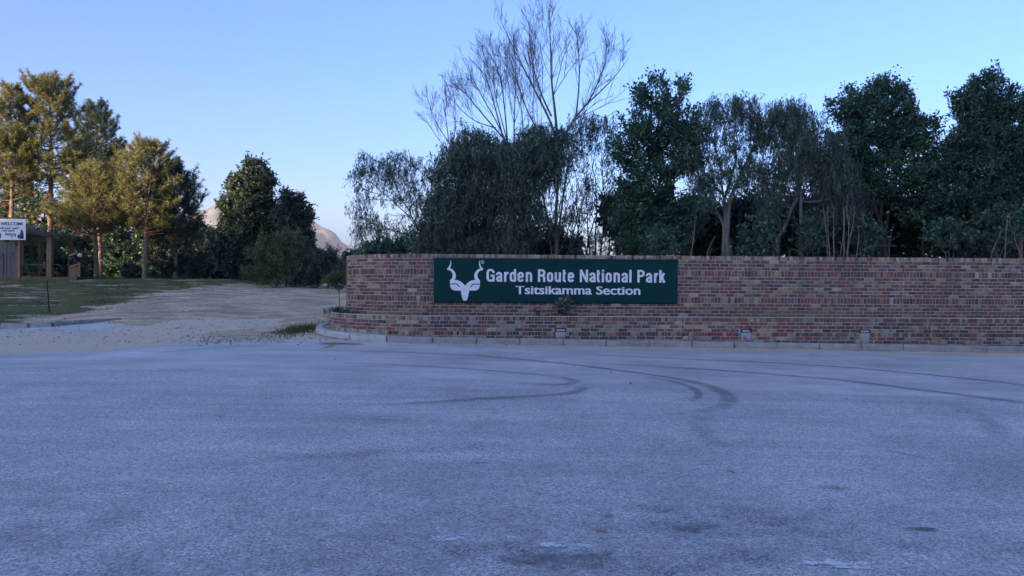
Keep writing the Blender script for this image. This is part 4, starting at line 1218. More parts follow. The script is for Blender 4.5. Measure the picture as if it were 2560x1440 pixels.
tree('broadleaf_tree', 'tall leafy tree with upright shoots at its top', 23.5,
     [(1640, 240, 34, 45, .9), (1700, 235, 18, 42, .9), (1600, 245, 16, 36, .8), (1640, 320, 75, 50), (1590, 380, 60, 55), (1690, 390, 70, 60), (1620, 460, 75, 60, .9), (1720, 330, 30, 50), (1590, 540, 60, 60, .8), (1680, 560, 75, 60), (1620, 610, 80, 35)],
     [[(1640, 640), (1645, 500), (1650, 340), (1640, 220)], [(1660, 640), (1680, 500), (1695, 340), (1705, 220)], [(1620, 640), (1600, 500), (1590, 360), (1600, 240)]],
     'up', L_BROAD, B_DARK, 1.2, 48, (.10, .05), .30, GH, trunk_r=.07, nper=13)
tree('wattle_tree', 'open drooping tree on a pale crooked trunk', 23,
     [(1760, 290, 40, 45, .7), (1815, 265, 45, 38), (1870, 270, 45, 40), (1790, 340, 50, 50, .5), (1860, 340, 60, 50, .55), (1910, 310, 40, 45), (1820, 430, 60, 45, .7), (1740, 400, 40, 50, .9), (1880, 420, 40, 40, .8), (1760, 480, 45, 50, .8)],
     [[(1838, 645), (1826, 600), (1812, 540), (1815, 500), (1835, 440), (1845, 380), (1840, 300)], [(1812, 540), (1808, 480), (1800, 400), (1780, 330)], [(1806, 545), (1785, 515), (1760, 480), (1745, 420)], [(1815, 500), (1850, 440), (1885, 370), (1895, 300)]],
     'droop', L_WATTLE, B_GREY, 1.2, 62, (.11, .020), .26, GH, trunk_r=.095, nper=12)
tree('wattle_tree', 'grey green drooping tree on a leaning forked trunk', 22.6,
     [(1960, 280, 45, 40), (2010, 300, 35, 40, .8), (1990, 350, 50, 45, .8), (2050, 370, 50, 55), (2080, 430, 45, 60), (1980, 420, 40, 45, .8), (1930, 420, 40, 50, .7), (1930, 500, 34, 50, .9), (2110, 490, 40, 45, .8), (2060, 500, 40, 35, .5)],
     [[(1930, 645), (1945, 580), (1975, 530), (1995, 480), (2010, 420), (2005, 320)], [(1955, 560), (1985, 520), (2005, 470), (2045, 440), (2075, 400)], [(1995, 480), (1985, 420), (1965, 320)]],
     'droop', L_WATTLE, B_GREY, 1.35, 75, (.12, .022), .30, GH, trunk_r=.085, nper=13)
tree('broadleaf_tree', 'tall dark round leafed tree peaking left of the sky gap', 24,
     [(2195, 225, 32, 32), (2120, 265, 45, 38, .8), (2170, 280, 60, 45), (2240, 260, 35, 45), (2180, 360, 75, 60), (2255, 340, 50, 55), (2120, 350, 50, 50, .8), (2210, 440, 85, 60), (2140, 460, 60, 50), (2270, 300, 22, 25, .7)],
     [[(2200, 640), (2200, 500), (2195, 350), (2195, 220)], [(2200, 600), (2160, 450), (2120, 270)], [(2210, 600), (2250, 440), (2260, 290)]],
     'tuft', L_BROAD, B_DARK, 1.15, 60, (.085, .055), .30, GH, trunk_r=.09, nper=14)
tree('broadleaf_tree', 'slender dark tree in the dip between two tall ones', 23.5,
     [(2315, 320, 20, 32), (2310, 380, 32, 45), (2300, 450, 45, 50), (2330, 470, 40, 50, .7), (2300, 520, 50, 40, .8)],
     [[(2310, 640), (2308, 480), (2315, 310)]], 'tuft', L_BROAD, B_DARK, 1.15, 60, (.085, .055), .28, GH, trunk_r=.05, nper=14)
tree('broadleaf_tree', 'tall dark layered tree at the right picture edge', 22.5,
     [(2460, 235, 32, 45), (2400, 255, 16, 22, .8), (2420, 285, 30, 35), (2490, 290, 45, 45), (2525, 260, 18, 35, .8), (2450, 350, 70, 50), (2530, 380, 60, 55), (2400, 375, 32, 28), (2440, 430, 85, 45), (2530, 470, 70, 55), (2420, 500, 80, 45), (2580, 300, 30, 60), (2600, 450, 60, 80)],
     [[(2465, 640), (2462, 480), (2455, 340), (2460, 210)], [(2465, 600), (2430, 450), (2395, 270)], [(2470, 600), (2520, 420), (2525, 260)], [(2560, 640), (2575, 450), (2580, 300)]],
     'up', L_DARK, B_DARK, 1.5, 60, (.11, .042), .28, GH, trunk_r=.10, nper=14)
# low thicket along the wall, each clump its own bush
GU = 'bushes along the back of the wall'
us = [(1580, 560, 60, 85, 'dark bush behind the sign right end left of the tall leafy tree'), (1745, 575, 60, 70, 'dark bush left of the pale crooked trunk'), (1880, 570, 55, 72, 'dark bush between the two pale trunks'),
      (2010, 575, 60, 75, 'dark bush right of the leaning forked trunk'), (2120, 565, 60, 80, 'dark bush behind the pale saplings'), (2230, 570, 60, 75, 'dark bush below the round leafed tree'),
      (2330, 565, 60, 80, 'dark bush below the slender tree'), (2430, 565, 60, 82, 'dark bush below the layered tree'), (2530, 565, 65, 82, 'dark bush in the right corner above the wall')]
for i, (px, py, rx, ry, lab) in enumerate(us):
    tree('thicket_bush', lab, 25.2 + .5 * (i % 3), [(px, py, rx * 1.15, ry), (px + 20, py + 40, rx * 1.1, 45), (px - 25, py - 20, rx * .8, 55)], [[(px, 640), (px + 4, 590), (px - 5, 520)], [(px + 20, 640), (px + 30, 560)]], 'tuft', L_DARK, B_DARK, 1.1, 60, (.13, .07), .36, GU, cat='bush', trunk_r=.03)
us2 = [(1660, 610, 50, 40, 'low green bush over the right end of the sign'), (1890, 600, 45, 45, 'bright green bush between the pale trunks'), (2030, 590, 40, 45, 'small leafy bush left of the pale saplings'), (2170, 590, 40, 40, 'small leafy bush right of the pale saplings'), (2370, 590, 60, 35, 'low mid green bush in front of the slender tree'), (2490, 570, 60, 60, 'large leafed bush in front of the layered tree')]
for i, (px, py, rx, ry, lab) in enumerate(us2):
    tree('leafy_bush', lab, 21.8, [(px, py, rx, ry)], [[(px, 640), (px + 3, 600)], [(px + 12, 640), (px + 20, 595)], [(px - 12, 640), (px - 22, 600)]], 'tuft', L_BROAD, B_PALE, .55, 26, (.12, .06), .3, GU, cat='bush', trunk_r=.02)
tree('dark_bush', 'dark scrub filling the foot of the hedge behind the sign', 24.6, [(1130, 605, 80, 45), (1240, 610, 80, 40), (1350, 610, 60, 40), (1420, 620, 40, 25)], [[(1150, 640), (1150, 600)], [(1250, 640), (1252, 600)], [(1350, 640), (1350, 600)]], 'tuft', L_DARK, B_DARK, 1.0, 60, (.13, .06), .34, GU, cat='bush', trunk_r=.03)
tree('creeper', 'leafy creeper peeping over the curved end of the wall', 22.0, [(925, 628, 40, 14), (985, 622, 30, 16)], [[(940, 645), (945, 630)], [(985, 645), (985, 625)]], 'tuft', L_BROAD, B_DARK, 1.6, 30, (.12, .07), .2, None, cat='plant', trunk_r=.015)

# bare pale saplings
def sapling(label, D, stems, r=.022, mat=B_PALE, name='sapling', group='bare saplings over the wall', twigs=5):
    foot = P(stems[0][0][0], 640, D); fz = float(gz(foot[0], D))
    root = empty(name, (foot[0], foot[1], fz), label, 'sapling', group)
    T = Tubes(); S2 = Tubes()
    for s in stems:
        pts = np.array([P(a, b, D) + np.array([0, rng.normal(0, .08), 0]) for a, b in s])
        pts = np.concatenate([[np.array([pts[0][0], pts[0][1], fz - .05])], pts])
        d = np.concatenate([[0], np.cumsum(np.linalg.norm(np.diff(pts, axis=0), axis=1))]); t = np.linspace(0, d[-1], 14)
        C = np.stack([np.interp(t, d, pts[:, i]) for i in range(3)], 1)
        for _ in range(2): C[1:-1] = .25 * C[:-2] + .5 * C[1:-1] + .25 * C[2:]
        T.add(C, np.linspace(r, r * .35, 14), 6)
        for _ in range(twigs):
            i = int(rng.integers(6, 13)); dd = unit(rng.normal(0, 1, 3) * (1, .6, .3) + (0, 0, .9)); L = rng.uniform(.15, .5)
            S2.add(bez(C[i], C[i] + dd * L * .5 + (0, 0, .03), C[i] + dd * L + (0, 0, .08), 4), np.linspace(r * .35, r * .15, 4), 3)
    T.build('stem', mat, root)['kind'] = 'stuff'
    if twigs: S2.build('twigs', mat, root)['kind'] = 'stuff'
    fix_children(root)
sapling('pale bare multi stemmed sapling right of the forked trunk', 21.3, [[(2072, 640), (2070, 600), (2060, 560), (2053, 520)], [(2075, 640), (2070, 580), (2073, 515)], [(2085, 640), (2086, 570), (2080, 520)], [(2110, 640), (2108, 590), (2112, 540), (2110, 515)]])
sapling('pale bare sapling with crossing stems next to it', 21.4, [[(2115, 640), (2118, 600), (2130, 570), (2137, 515)], [(2113, 640), (2117, 590), (2122, 550), (2118, 515)], [(2103, 640), (2104, 580), (2107, 520)], [(2140, 640), (2146, 600), (2150, 570)]])
sapling('thin bare stem above the right end of the sign', 21.2, [[(1728, 640), (1733, 600), (1738, 550)], [(1766, 640), (1767, 625), (1775, 610), (1785, 595)]])
sapling('thin bare twigs in the right corner over the wall', 21.2, [[(2480, 640), (2490, 600), (2510, 570)], [(2510, 640), (2512, 580), (2515, 540)], [(2550, 640), (2535, 600), (2530, 580)]])
sapling('tangle of bent bare twigs right of the leaning trunk', 21.5, [[(1975, 645), (1960, 625), (1985, 610), (2010, 640)], [(1990, 645), (2010, 615), (2035, 605)], [(2160, 640), (2150, 620), (2175, 610), (2240, 615)], [(2225, 640), (2230, 590), (2235, 560)]], .014)

# ---- leafless trees
def bare_tree(label, D, foot_px, limbs, r0, seed, depth=5):
    r = np.random.default_rng(seed)
    foot = P(foot_px, 640, D); fz = float(gz(foot[0], D))
    root = empty('bare_tree', (foot[0], foot[1], fz), label, 'tree', 'leafless trees behind the sign')
    T = Tubes(); TW = Tubes()
    def twig(p, d, L, rad, dep):
        n = 6; pts = [p]; dd = d.copy()
        for i in range(n - 1):
            dd = unit(dd + r.normal(0, .07, 3) + np.array([0, 0, .045]))
            pts.append(pts[-1] + dd * L / (n - 1))
        pts = np.array(pts)
        (T if dep >= depth else TW).add(pts, np.linspace(rad, rad * .55, n), 5 if rad > .012 else 3)
        if dep <= 0: return
        nc = int(r.integers(3, 6)) if dep > 1 else int(r.integers(2, 5))
        for j in range(nc):
            u = r.uniform(.25, 1.0); i = min(n - 2, int(u * (n - 1)))
            ax = unit(pts[i + 1] - pts[i]); s = unit(np.cross(ax, r.normal(0, 1, 3)))
            a = r.uniform(.35, .75)
            twig(pts[i] + (pts[i + 1] - pts[i]) * (u * (n - 1) - i), unit(ax * math.cos(a) + s * math.sin(a) * (1, .7, 1) + (0, 0, .15)), L * r.uniform(.38, .62), max(.0048, rad * .55), dep - 1)
    for (pts_px, rr, dep) in limbs:
        pts = np.array([P(a, b, D) + np.array([0, r.normal(0, .25) if i else 0, 0]) for i, (a, b) in enumerate(pts_px)])
        if pts_px[0][1] >= 630: pts = np.concatenate([[np.array([pts[0][0], pts[0][1], fz - .1])], pts])
        d = np.concatenate([[0], np.cumsum(np.linalg.norm(np.diff(pts, axis=0), axis=1))]); t = np.linspace(0, d[-1], max(8, int(d[-1] / .25)))
        C = np.stack([np.interp(t, d, pts[:, i]) for i in range(3)], 1)
        for _ in range(3): C[1:-1] = .25 * C[:-2] + .5 * C[1:-1] + .25 * C[2:]
        rr = rr * .8; rad = np.linspace(rr, max(.006, rr * .12), len(t))
        T.add(C, rad, 7)
        if dep:
            m = int(d[-1] * 3.6)
            for j in range(m):
                u = r.uniform(.28, 1.0); i = min(len(t) - 2, int(u * (len(t) - 1)))
                ax = unit(C[i + 1] - C[i]); s = unit(np.cross(ax, r.normal(0, 1, 3))); a = r.uniform(.4, .8)
                L = (1 - u) * d[-1] * .38 + r.uniform(.3, .8)
                twig(C[i], unit(ax * math.cos(a) + s * math.sin(a) + (0, 0, .35)), L, max(.006, rad[i] * .38), dep)
    T.build('trunk', B_BARE, root); TW.build('twigs', B_BARE, root)
    fix_children(root)
bare_tree('tall leafless tree rising above the park sign', 23.8, 1392,
          [([(1392, 640), (1388, 520), (1398, 430), (1394, 350)], .13, 0), ([(1388, 640), (1402, 540), (1416, 440), (1440, 340), (1470, 262)], .075, 1), ([(1380, 640), (1370, 560), (1352, 450), (1330, 380), (1300, 330)], .06, 1),
           ([(1394, 360), (1375, 300), (1345, 240), (1310, 170), (1268, 95), (1255, 62)], .055, 2),
           ([(1394, 350), (1388, 280), (1378, 200), (1378, 110), (1372, 20)], .06, 2),
           ([(1378, 290), (1350, 220), (1328, 150), (1322, 40)], .04, 2),
           ([(1394, 380), (1420, 320), (1460, 265), (1510, 225), (1550, 180), (1568, 150)], .055, 2),
           ([(1440, 290), (1445, 220), (1446, 150), (1440, 75)], .035, 2),
           ([(1470, 258), (1500, 200), (1525, 110)], .03, 2),
           ([(1394, 420), (1360, 350), (1320, 290), (1290, 200), (1270, 130)], .04, 2)], .11, 5)
bare_tree('leafless tree left of the tallest one leaning outward', 24.6, 1280,
          [([(1330, 640), (1322, 520), (1290, 420), (1258, 340)], .07, 0),
           ([(1258, 345), (1200, 280), (1160, 235), (1125, 205)], .035, 2),
           ([(1258, 345), (1235, 260), (1215, 180), (1172, 150)], .035, 2),
           ([(1270, 370), (1262, 270), (1250, 180), (1208, 105)], .035, 2),
           ([(1285, 400), (1285, 300), (1290, 200), (1285, 100)], .035, 2),
           ([(1240, 320), (1180, 300), (1120, 240)], .025, 2), ([(1300, 420), (1310, 330), (1300, 250), (1305, 180)], .03, 2), ([(1262, 350), (1240, 300), (1195, 230), (1180, 190)], .028, 2), ([(1275, 380), (1250, 290), (1232, 220), (1235, 130)], .028, 2)], .07, 8)
bare_tree('small pale leafless tree at the left of the hedge', 25.4, 1150,
          [([(1160, 640), (1155, 500), (1135, 400), (1120, 350)], .05, 0),
           ([(1122, 355), (1090, 310), (1065, 240)], .022, 2),
           ([(1122, 355), (1115, 290), (1110, 250)], .022, 2),
           ([(1130, 390), (1090, 340), (1060, 290)], .02, 2),
           ([(1130, 380), (1140, 310), (1135, 240)], .022, 2)], .05, 12)

# ---- small plants in the planter
def planter_plant(name, label, cx, off, z0, n, hgt, spread_, leafm, size, lean=0.0, stems_n=7, seed=3, cat='plant'):
    r = np.random.default_rng(seed)
    p, _n = wpt(spx(cx) if cx > 1085 else -(1085 - cx) / 100 * 1.15, off)
    root = empty(name, (p[0], p[1], z0), label, cat)
    T = Tubes(); C_ = []; D_ = []
    for i in range(stems_n):
        a = r.uniform(0, 6.28); d = np.array([math.cos(a) * spread_, math.sin(a) * .10 - .04, hgt * r.uniform(.5, 1.05)]) + (lean, 0, 0)
        q = bez(np.zeros(3), d * (.25, .5, .6), d, 7); T.add(q, np.linspace(.010, .004, 7), 4)
        for _ in range(n // stems_n):
            u = r.uniform(.3, 1.02); c = np.array([np.interp(u, np.linspace(0, 1, 7), q[:, k_]) for k_ in range(3)])
            C_.append(c + r.normal(0, .02, 3)); D_.append(unit(r.normal(0, 1, 3) * (1, .8, .8) + (0, -.2, .1)))
    T.build('stem', B_GREY, root)
    V, Fq = leaf_arrays(np.array(C_), np.array(D_), size[0] * r.uniform(.6, 1.2, len(C_)), size[1] * r.uniform(.7, 1.2, len(C_)))
    mesh_obj('leaves', V, Fq, leafm, root, attrs={'tint': np.repeat(r.uniform(0, 1, len(C_)), 4)})
    return root
L_FIG = m_leaf('fig_leaf', (.045, .070, .045), (.15, .18, .125), .2)
planter_plant('wild_fig', 'leafy wild fig growing out of the planter under the sign', 1402, .22, LEDGE - .06, 130, .55, .20, L_FIG, (.125, .085), .05, 12, 5, 'bush')
planter_plant('wild_fig_shoot', 'small leafy shoot left of the wild fig', 1342, .24, LEDGE - .06, 26, .30, .08, L_FIG, (.11, .075), -.03, 4, 6)
planter_plant('weed', 'tiny weed on the ledge near the right end of the sign', 1622, .26, LEDGE - .06, 16, .10, .06, L_BROAD, (.05, .03), 0, 4, 7)
for i, (cx, lab, h) in enumerate([(905, 'strappy green plant on the curved planter nearest the sign', .16), (878, 'strappy green plant in the middle of the curved planter', .24), (852, 'strappy green plant at the left tip of the planter', .22)]):
    r = np.random.default_rng(40 + i)
    s = [-2.4, -3.0, -3.65][i]; p, _n = wpt(s, .26)
    root = empty('strap_leaf_plant', (p[0], p[1], LEDGE - .06), lab, 'plant', 'strappy plants on the curved planter')
    V = []; Fq = []; n = 0; tn = []
    for _ in range(60):
        a = r.uniform(0, 6.28); L = h * r.uniform(.7, 1.5); b0 = np.array([r.normal(0, .16), r.normal(0, .08), 0]); d = np.array([math.cos(a), math.sin(a), 0])
        q = bez(b0, b0 + d * L * .25 + (0, 0, L * .9), b0 + d * L * .7 + (0, 0, L * .55), 5); sd = np.cross(d, [0, 0, 1])
        wv = np.array([.012, .014, .012, .008, .001])
        V += list(np.stack([q - sd * wv[:, None], q + sd * wv[:, None]], 1).reshape(-1, 3))
        Fq += [[n + 2 * k_, n + 2 * k_ + 1, n + 2 * k_ + 3, n + 2 * k_ + 2] for k_ in range(4)]; n += 10; tn += [r.uniform(0, .8)] * 10
    mesh_obj('leaves', np.array(V), Fq, L_BROAD, root, attrs={'tint': tn})
p = P(848, 760, 21.8)
root = empty('stake', (p[0], p[1], float(gz(p[0], p[1]))), 'thin bare stake standing behind the left tip of the planter', 'stake')
m = MB(); m.tube([(0, 0, -.1), (.01, 0, .5), (-.015, .01, 1.32)], [.017, .015, .012]); m.build('stick', B_GREY, root)
m = MB(); m.tube([(.0, 0, .55), (-.12, 0, .72), (-.2, 0, .78)], [.006, .005, .003], 4); m.build('side_twig', B_GREY, root)

def litter():
    n = 420; pos = []
    for _ in range(n):
        q = rng.uniform()
        if q < .55: s_ = rng.uniform(-5.0, 15.5); p_, _n = wpt(s_, KOFF + .015 + rng.gamma(1.2, .08)); pos.append((*p_, 0))
        elif q < .8: pos.append((rng.normal(-6.3, .8), rng.normal(19.0, .7), 0))
        else: s_ = rng.uniform(-4.5, 15.5); p_, _n = wpt(s_, POFF + .02 + rng.uniform(0, .1)); pos.append((*p_, .165))
    pos = np.array(pos); z_ = gz(pos[:, 0], np.minimum(pos[:, 1], 17.2)) + pos[:, 2] + .012
    far_ = pos[:, 1] > 18.7; z_ = np.where((pos[:, 2] == 0) & (pos[:, 0] < -4), gz(pos[:, 0], pos[:, 1]) + .02, z_)
    C = np.stack([pos[:, 0], pos[:, 1], z_], 1); d = rng.normal(0, 1, (n, 3)); d[:, 2] = np.abs(d[:, 2]) * .25
    V, Fq = leaf_arrays(C, unit(d), rng.uniform(.03, .07, n), rng.uniform(.015, .035, n))
    o = mesh_obj('leaf_litter', V, Fq, m_leaf('dry_leaves', (.09, .06, .035), (.26, .18, .10), .1, .9), attrs={'tint': np.repeat(rng.uniform(0, 1, n), 4)})
    tag(o, 'dry fallen leaves gathered along the kerb', 'leaves', kind='stuff')
litter()

# ------------------------------------------------------------------ booth for the quad tours
W_POST = m_wood('booth_post_wood', (.115, .070, .040), (.25, .155, .085))
W_DECK = m_wood('booth_deck_wood', (.075, .050, .034), (.17, .115, .075))
W_GREY = m_wood('grey_board_wood', (.085, .085, .09), (.18, .18, .185))
M_ROOF = plain('corrugated_roof_sheet', (.085, .065, .055), .6, .3, 3, .1)
BD = 42.5
def B(px, py, D=BD): return Vector(P(px, py, D))
b0 = B(60, 697)
booth = empty('wooden_booth', (b0.x, b0.y, b0.z - .1), 'open timber booth with deck and sloping roof on the grass bank', 'booth')
def bp(name, fn, mat):
    m = MB(); fn(m); o = m.build(name, mat, booth); o.data.transform(Matrix.Translation(-booth.location)); return o
kB = BD / F
zdeck = B(60, 692).z
xl, xr = B(-90, 690).x, B(200, 690).x
for i in range(5):
    y0 = BD - .1 + i * .5
    bp('deck_board', lambda m: m.box(((xl + xr) / 2, y0, zdeck - .02), (xr - xl, .47, .045), bev=.006), W_DECK)
bp('deck_beam', lambda m: m.box(((xl + xr) / 2, BD - .32, zdeck - .14), (xr - xl + .02, .06, .24), bev=.008), W_DECK)
for px, wd in ((125, .27), (46, .26), (-60, .26)):
    x = B(px, 690).x
    bp('post', lambda m: m.box((x, BD, (zdeck + B(px, 588 if px > 100 else 580).z) / 2), (wd, .24, B(px, 588 if px > 100 else 580).z - zdeck), bev=.015), W_POST)
x = B(53, 690).x
bp('white_pipe', lambda m: m.tube([(x, BD - .16, zdeck), (x, BD - .16, B(53, 600).z)], [.05, .05], 8), plain('white_pipe_plastic', (.5, .5, .48), .5, .1))
for px, wd in ((125, .2), (46, .2)):
    x = B(px, 690).x
    bp('rear_post', lambda m: m.box((x, BD + 2.0, (zdeck + B(px, 600).z) / 2), (wd, .2, B(px, 590).z - zdeck), bev=.015), W_POST)
# roof: sloping corrugated sheet, with its edge beams
a, b = B(-90, 556), B(136, 590)
def roof(m):
    n = 60; V = []
    for i in range(n + 1):
        t = i / n; x = a.x + (b.x - a.x) * t; zz = a.z + (b.z - a.z) * t + .018 * math.sin(i * 2.1)
        V += [(x, BD - .45, zz), (x, BD + 2.5, zz + .12), (x, BD - .45, zz - .012), (x, BD + 2.5, zz + .108)]
    Fq = []
    for i in range(n):
        q = i * 4; Fq += [[q, q + 4, q + 5, q + 1], [q + 2, q + 3, q + 7, q + 6], [q, q + 2, q + 6, q + 4], [q + 1, q + 5, q + 7, q + 3]]
    m.add(V, Fq)
bp('roof', roof, M_ROOF)
bp('roof_beam', lambda m: m.beam(B(-90, 569), B(134, 598), .08, .18, .01), W_DECK)
bp('cross_beam', lambda m: m.beam(B(50, 599, BD + .1), B(122, 604, BD + .1), .07, .14, .01), W_DECK)
# left wall of grey vertical boards
for i in range(9):
    px = -50 + i * 10.4
    if px + 10 > 44: break
    x0, x1 = B(px, 650).x, B(px + 9.6, 650).x
    z1 = B(0, 604).z
    bp('wall_board', lambda m: m.box(((x0 + x1) / 2, BD + .55 + .008 * (i % 2), (zdeck + z1) / 2), (x1 - x0, .03, z1 - zdeck), bev=.004), W_GREY)
for (q0, q1) in (((-60, 632), (40, 632)), ((-60, 662), (6, 662))):
    bp('counter_rail', lambda m: m.beam(B(*q0, BD - .05), B(*q1, BD - .05), .06, .06, .006), W_DECK)
for px in (8, 39):
    bp('counter_post', lambda m: m.beam(B(px, 690, BD - .05), B(px, 633, BD - .05), .06, .06, .006), W_DECK)
# rails and bench inside the open bay
bp('hand_rail', lambda m: m.beam(B(56, 662, BD + .1), B(150, 662, BD + .1), .05, .05, .006), W_DECK)
bp('rail_post', lambda m: m.beam(B(57, 690, BD + .1), B(57, 662, BD + .1), .05, .05, .006), W_DECK)
bp('bench_seat', lambda m: m.beam(B(58, 682, BD + .9), B(152, 682, BD + .9), .35, .06, .01), W_DECK)
for px in (62, 105, 148):
    bp('bench_leg', lambda m: m.beam(B(px, 690, BD + .9), B(px, 683, BD + .9), .3, .07, .01), W_DECK)
# low slatted side gate the person leans on
for i in range(5):
    px = 174 + i * 5.6
    bp('gate_board', lambda m: m.box((B(px, 680).x, BD + .05, (zdeck + B(px, 664 - i * 1.6).z) / 2), (.112, .03, B(px, 664 - i * 1.6).z - zdeck), bev=.004), W_POST)
bp('gate_rail', lambda m: m.beam(B(172, 668, BD), B(199, 660, BD), .04, .09, .006), W_POST)
bp('gate_post', lambda m: m.box((B(199, 680).x, BD, (zdeck + B(199, 655).z) / 2), (.10, .10, B(199, 655).z - zdeck), bev=.01), W_POST)

# welcome board in front of the booth
SD = 41.6
wb0 = Vector(P(14, 600, SD)); wb1 = Vector(P(65, 545, SD))
zb, zt_ = Vector(P(65, 600, SD)).z, Vector(P(65, 547, SD)).z
xL, xR = Vector(P(-28, 572, SD)).x, Vector(P(65, 572, SD)).x
welc = empty('welcome_board', ((xL + xR) / 2, SD, zb), 'white welcome board fixed to the booth roof front', 'sign')
def wp(name, fn, mat):
    m = MB(); fn(m); o = m.build(name, mat, welc); o.data.transform(Matrix.Translation(-welc.location)); return o
M_WB = plain('white_board', (.62, .63, .65), .5, .05, 2)
M_INK = plain('dark_print', (.02, .028, .045), .6, .1)
M_PGREEN = plain('dark_green_print', (.015, .04, .035), .6, .1)
wp('board', lambda m: m.box(((xL + xR) / 2, SD, (zb + zt_) / 2), (xR - xL, .03, zt_ - zb), bev=.004), M_WB)
wp('top_cap', lambda m: m.box(((xL + xR) / 2, SD + .02, zt_ + .035), (xR - xL + .1, .14, .06), bev=.006), M_INK)
for px in (-20, 48):
    x = P(px, 600, SD)[0]
    wp('support_leg', lambda m: m.beam((x, SD + .06, zb + .3), (x, SD + .06, float(gz(x, SD)) - .05), .09, .09, .008), W_POST)
def wplace(a, b, th): return Vector((a, SD - .0165 - th, b))
def wx(px): return P(px, 572, SD)[0]
def wz(py): return P(30, py, SD)[2]
lettering('lettering', 'WELCOME', wx(2), wx(60), wz(563.5), wz(555.5), 'W', welc, wplace, M_INK, .012, 1.0, .014, 3)
lettering('lettering', 'Book your quad', wx(-7), wx(47), wz(572.5), wz(567.5), 'B', welc, wplace, M_INK, .015, 1.0, .012, 3)
lettering('lettering', 'tour here!', wx(6), wx(37), wz(579), wz(574), 'h', welc, wplace, M_INK, .015, 1.0, .012, 3)
def print_poly(name, pts, mat): flat_poly(name, [(wx(a), wz(b)) for a, b in pts], .002, mat, welc, wplace)
def ell(cx, cy, rx, ry, n=14): return [(cx + rx * math.cos(q), cy + ry * math.sin(q)) for q in np.linspace(0, 2 * math.pi, n, endpoint=False)]
print_poly('printed_tree', [(50, 597), (51, 584), (53, 576), (55.5, 573), (58, 577), (60, 585), (60.5, 597)], M_PGREEN)
print_poly('printed_tree', ell(47.5, 591, 3, 5.5), M_PGREEN)
print_poly('printed_tree', ell(0.5, 590, 3.5, 8), M_PGREEN)
print_poly('printed_tree', ell(-14, 588, 6, 9), M_PGREEN)
print_poly('printed_signpost', [(14.5, 582), (41, 584), (41, 591.5), (32, 591), (32, 597), (30.5, 597), (30.5, 591), (14.5, 589)], M_PGREEN)
for dy in (0, 3.6):
    flat_poly('printed_stripe', [(wx(17), wz(583.6 + dy)), (wx(39), wz(585.2 + dy)), (wx(39), wz(586.6 + dy)), (wx(17), wz(585 + dy))], .0035, M_WB, welc, wplace)

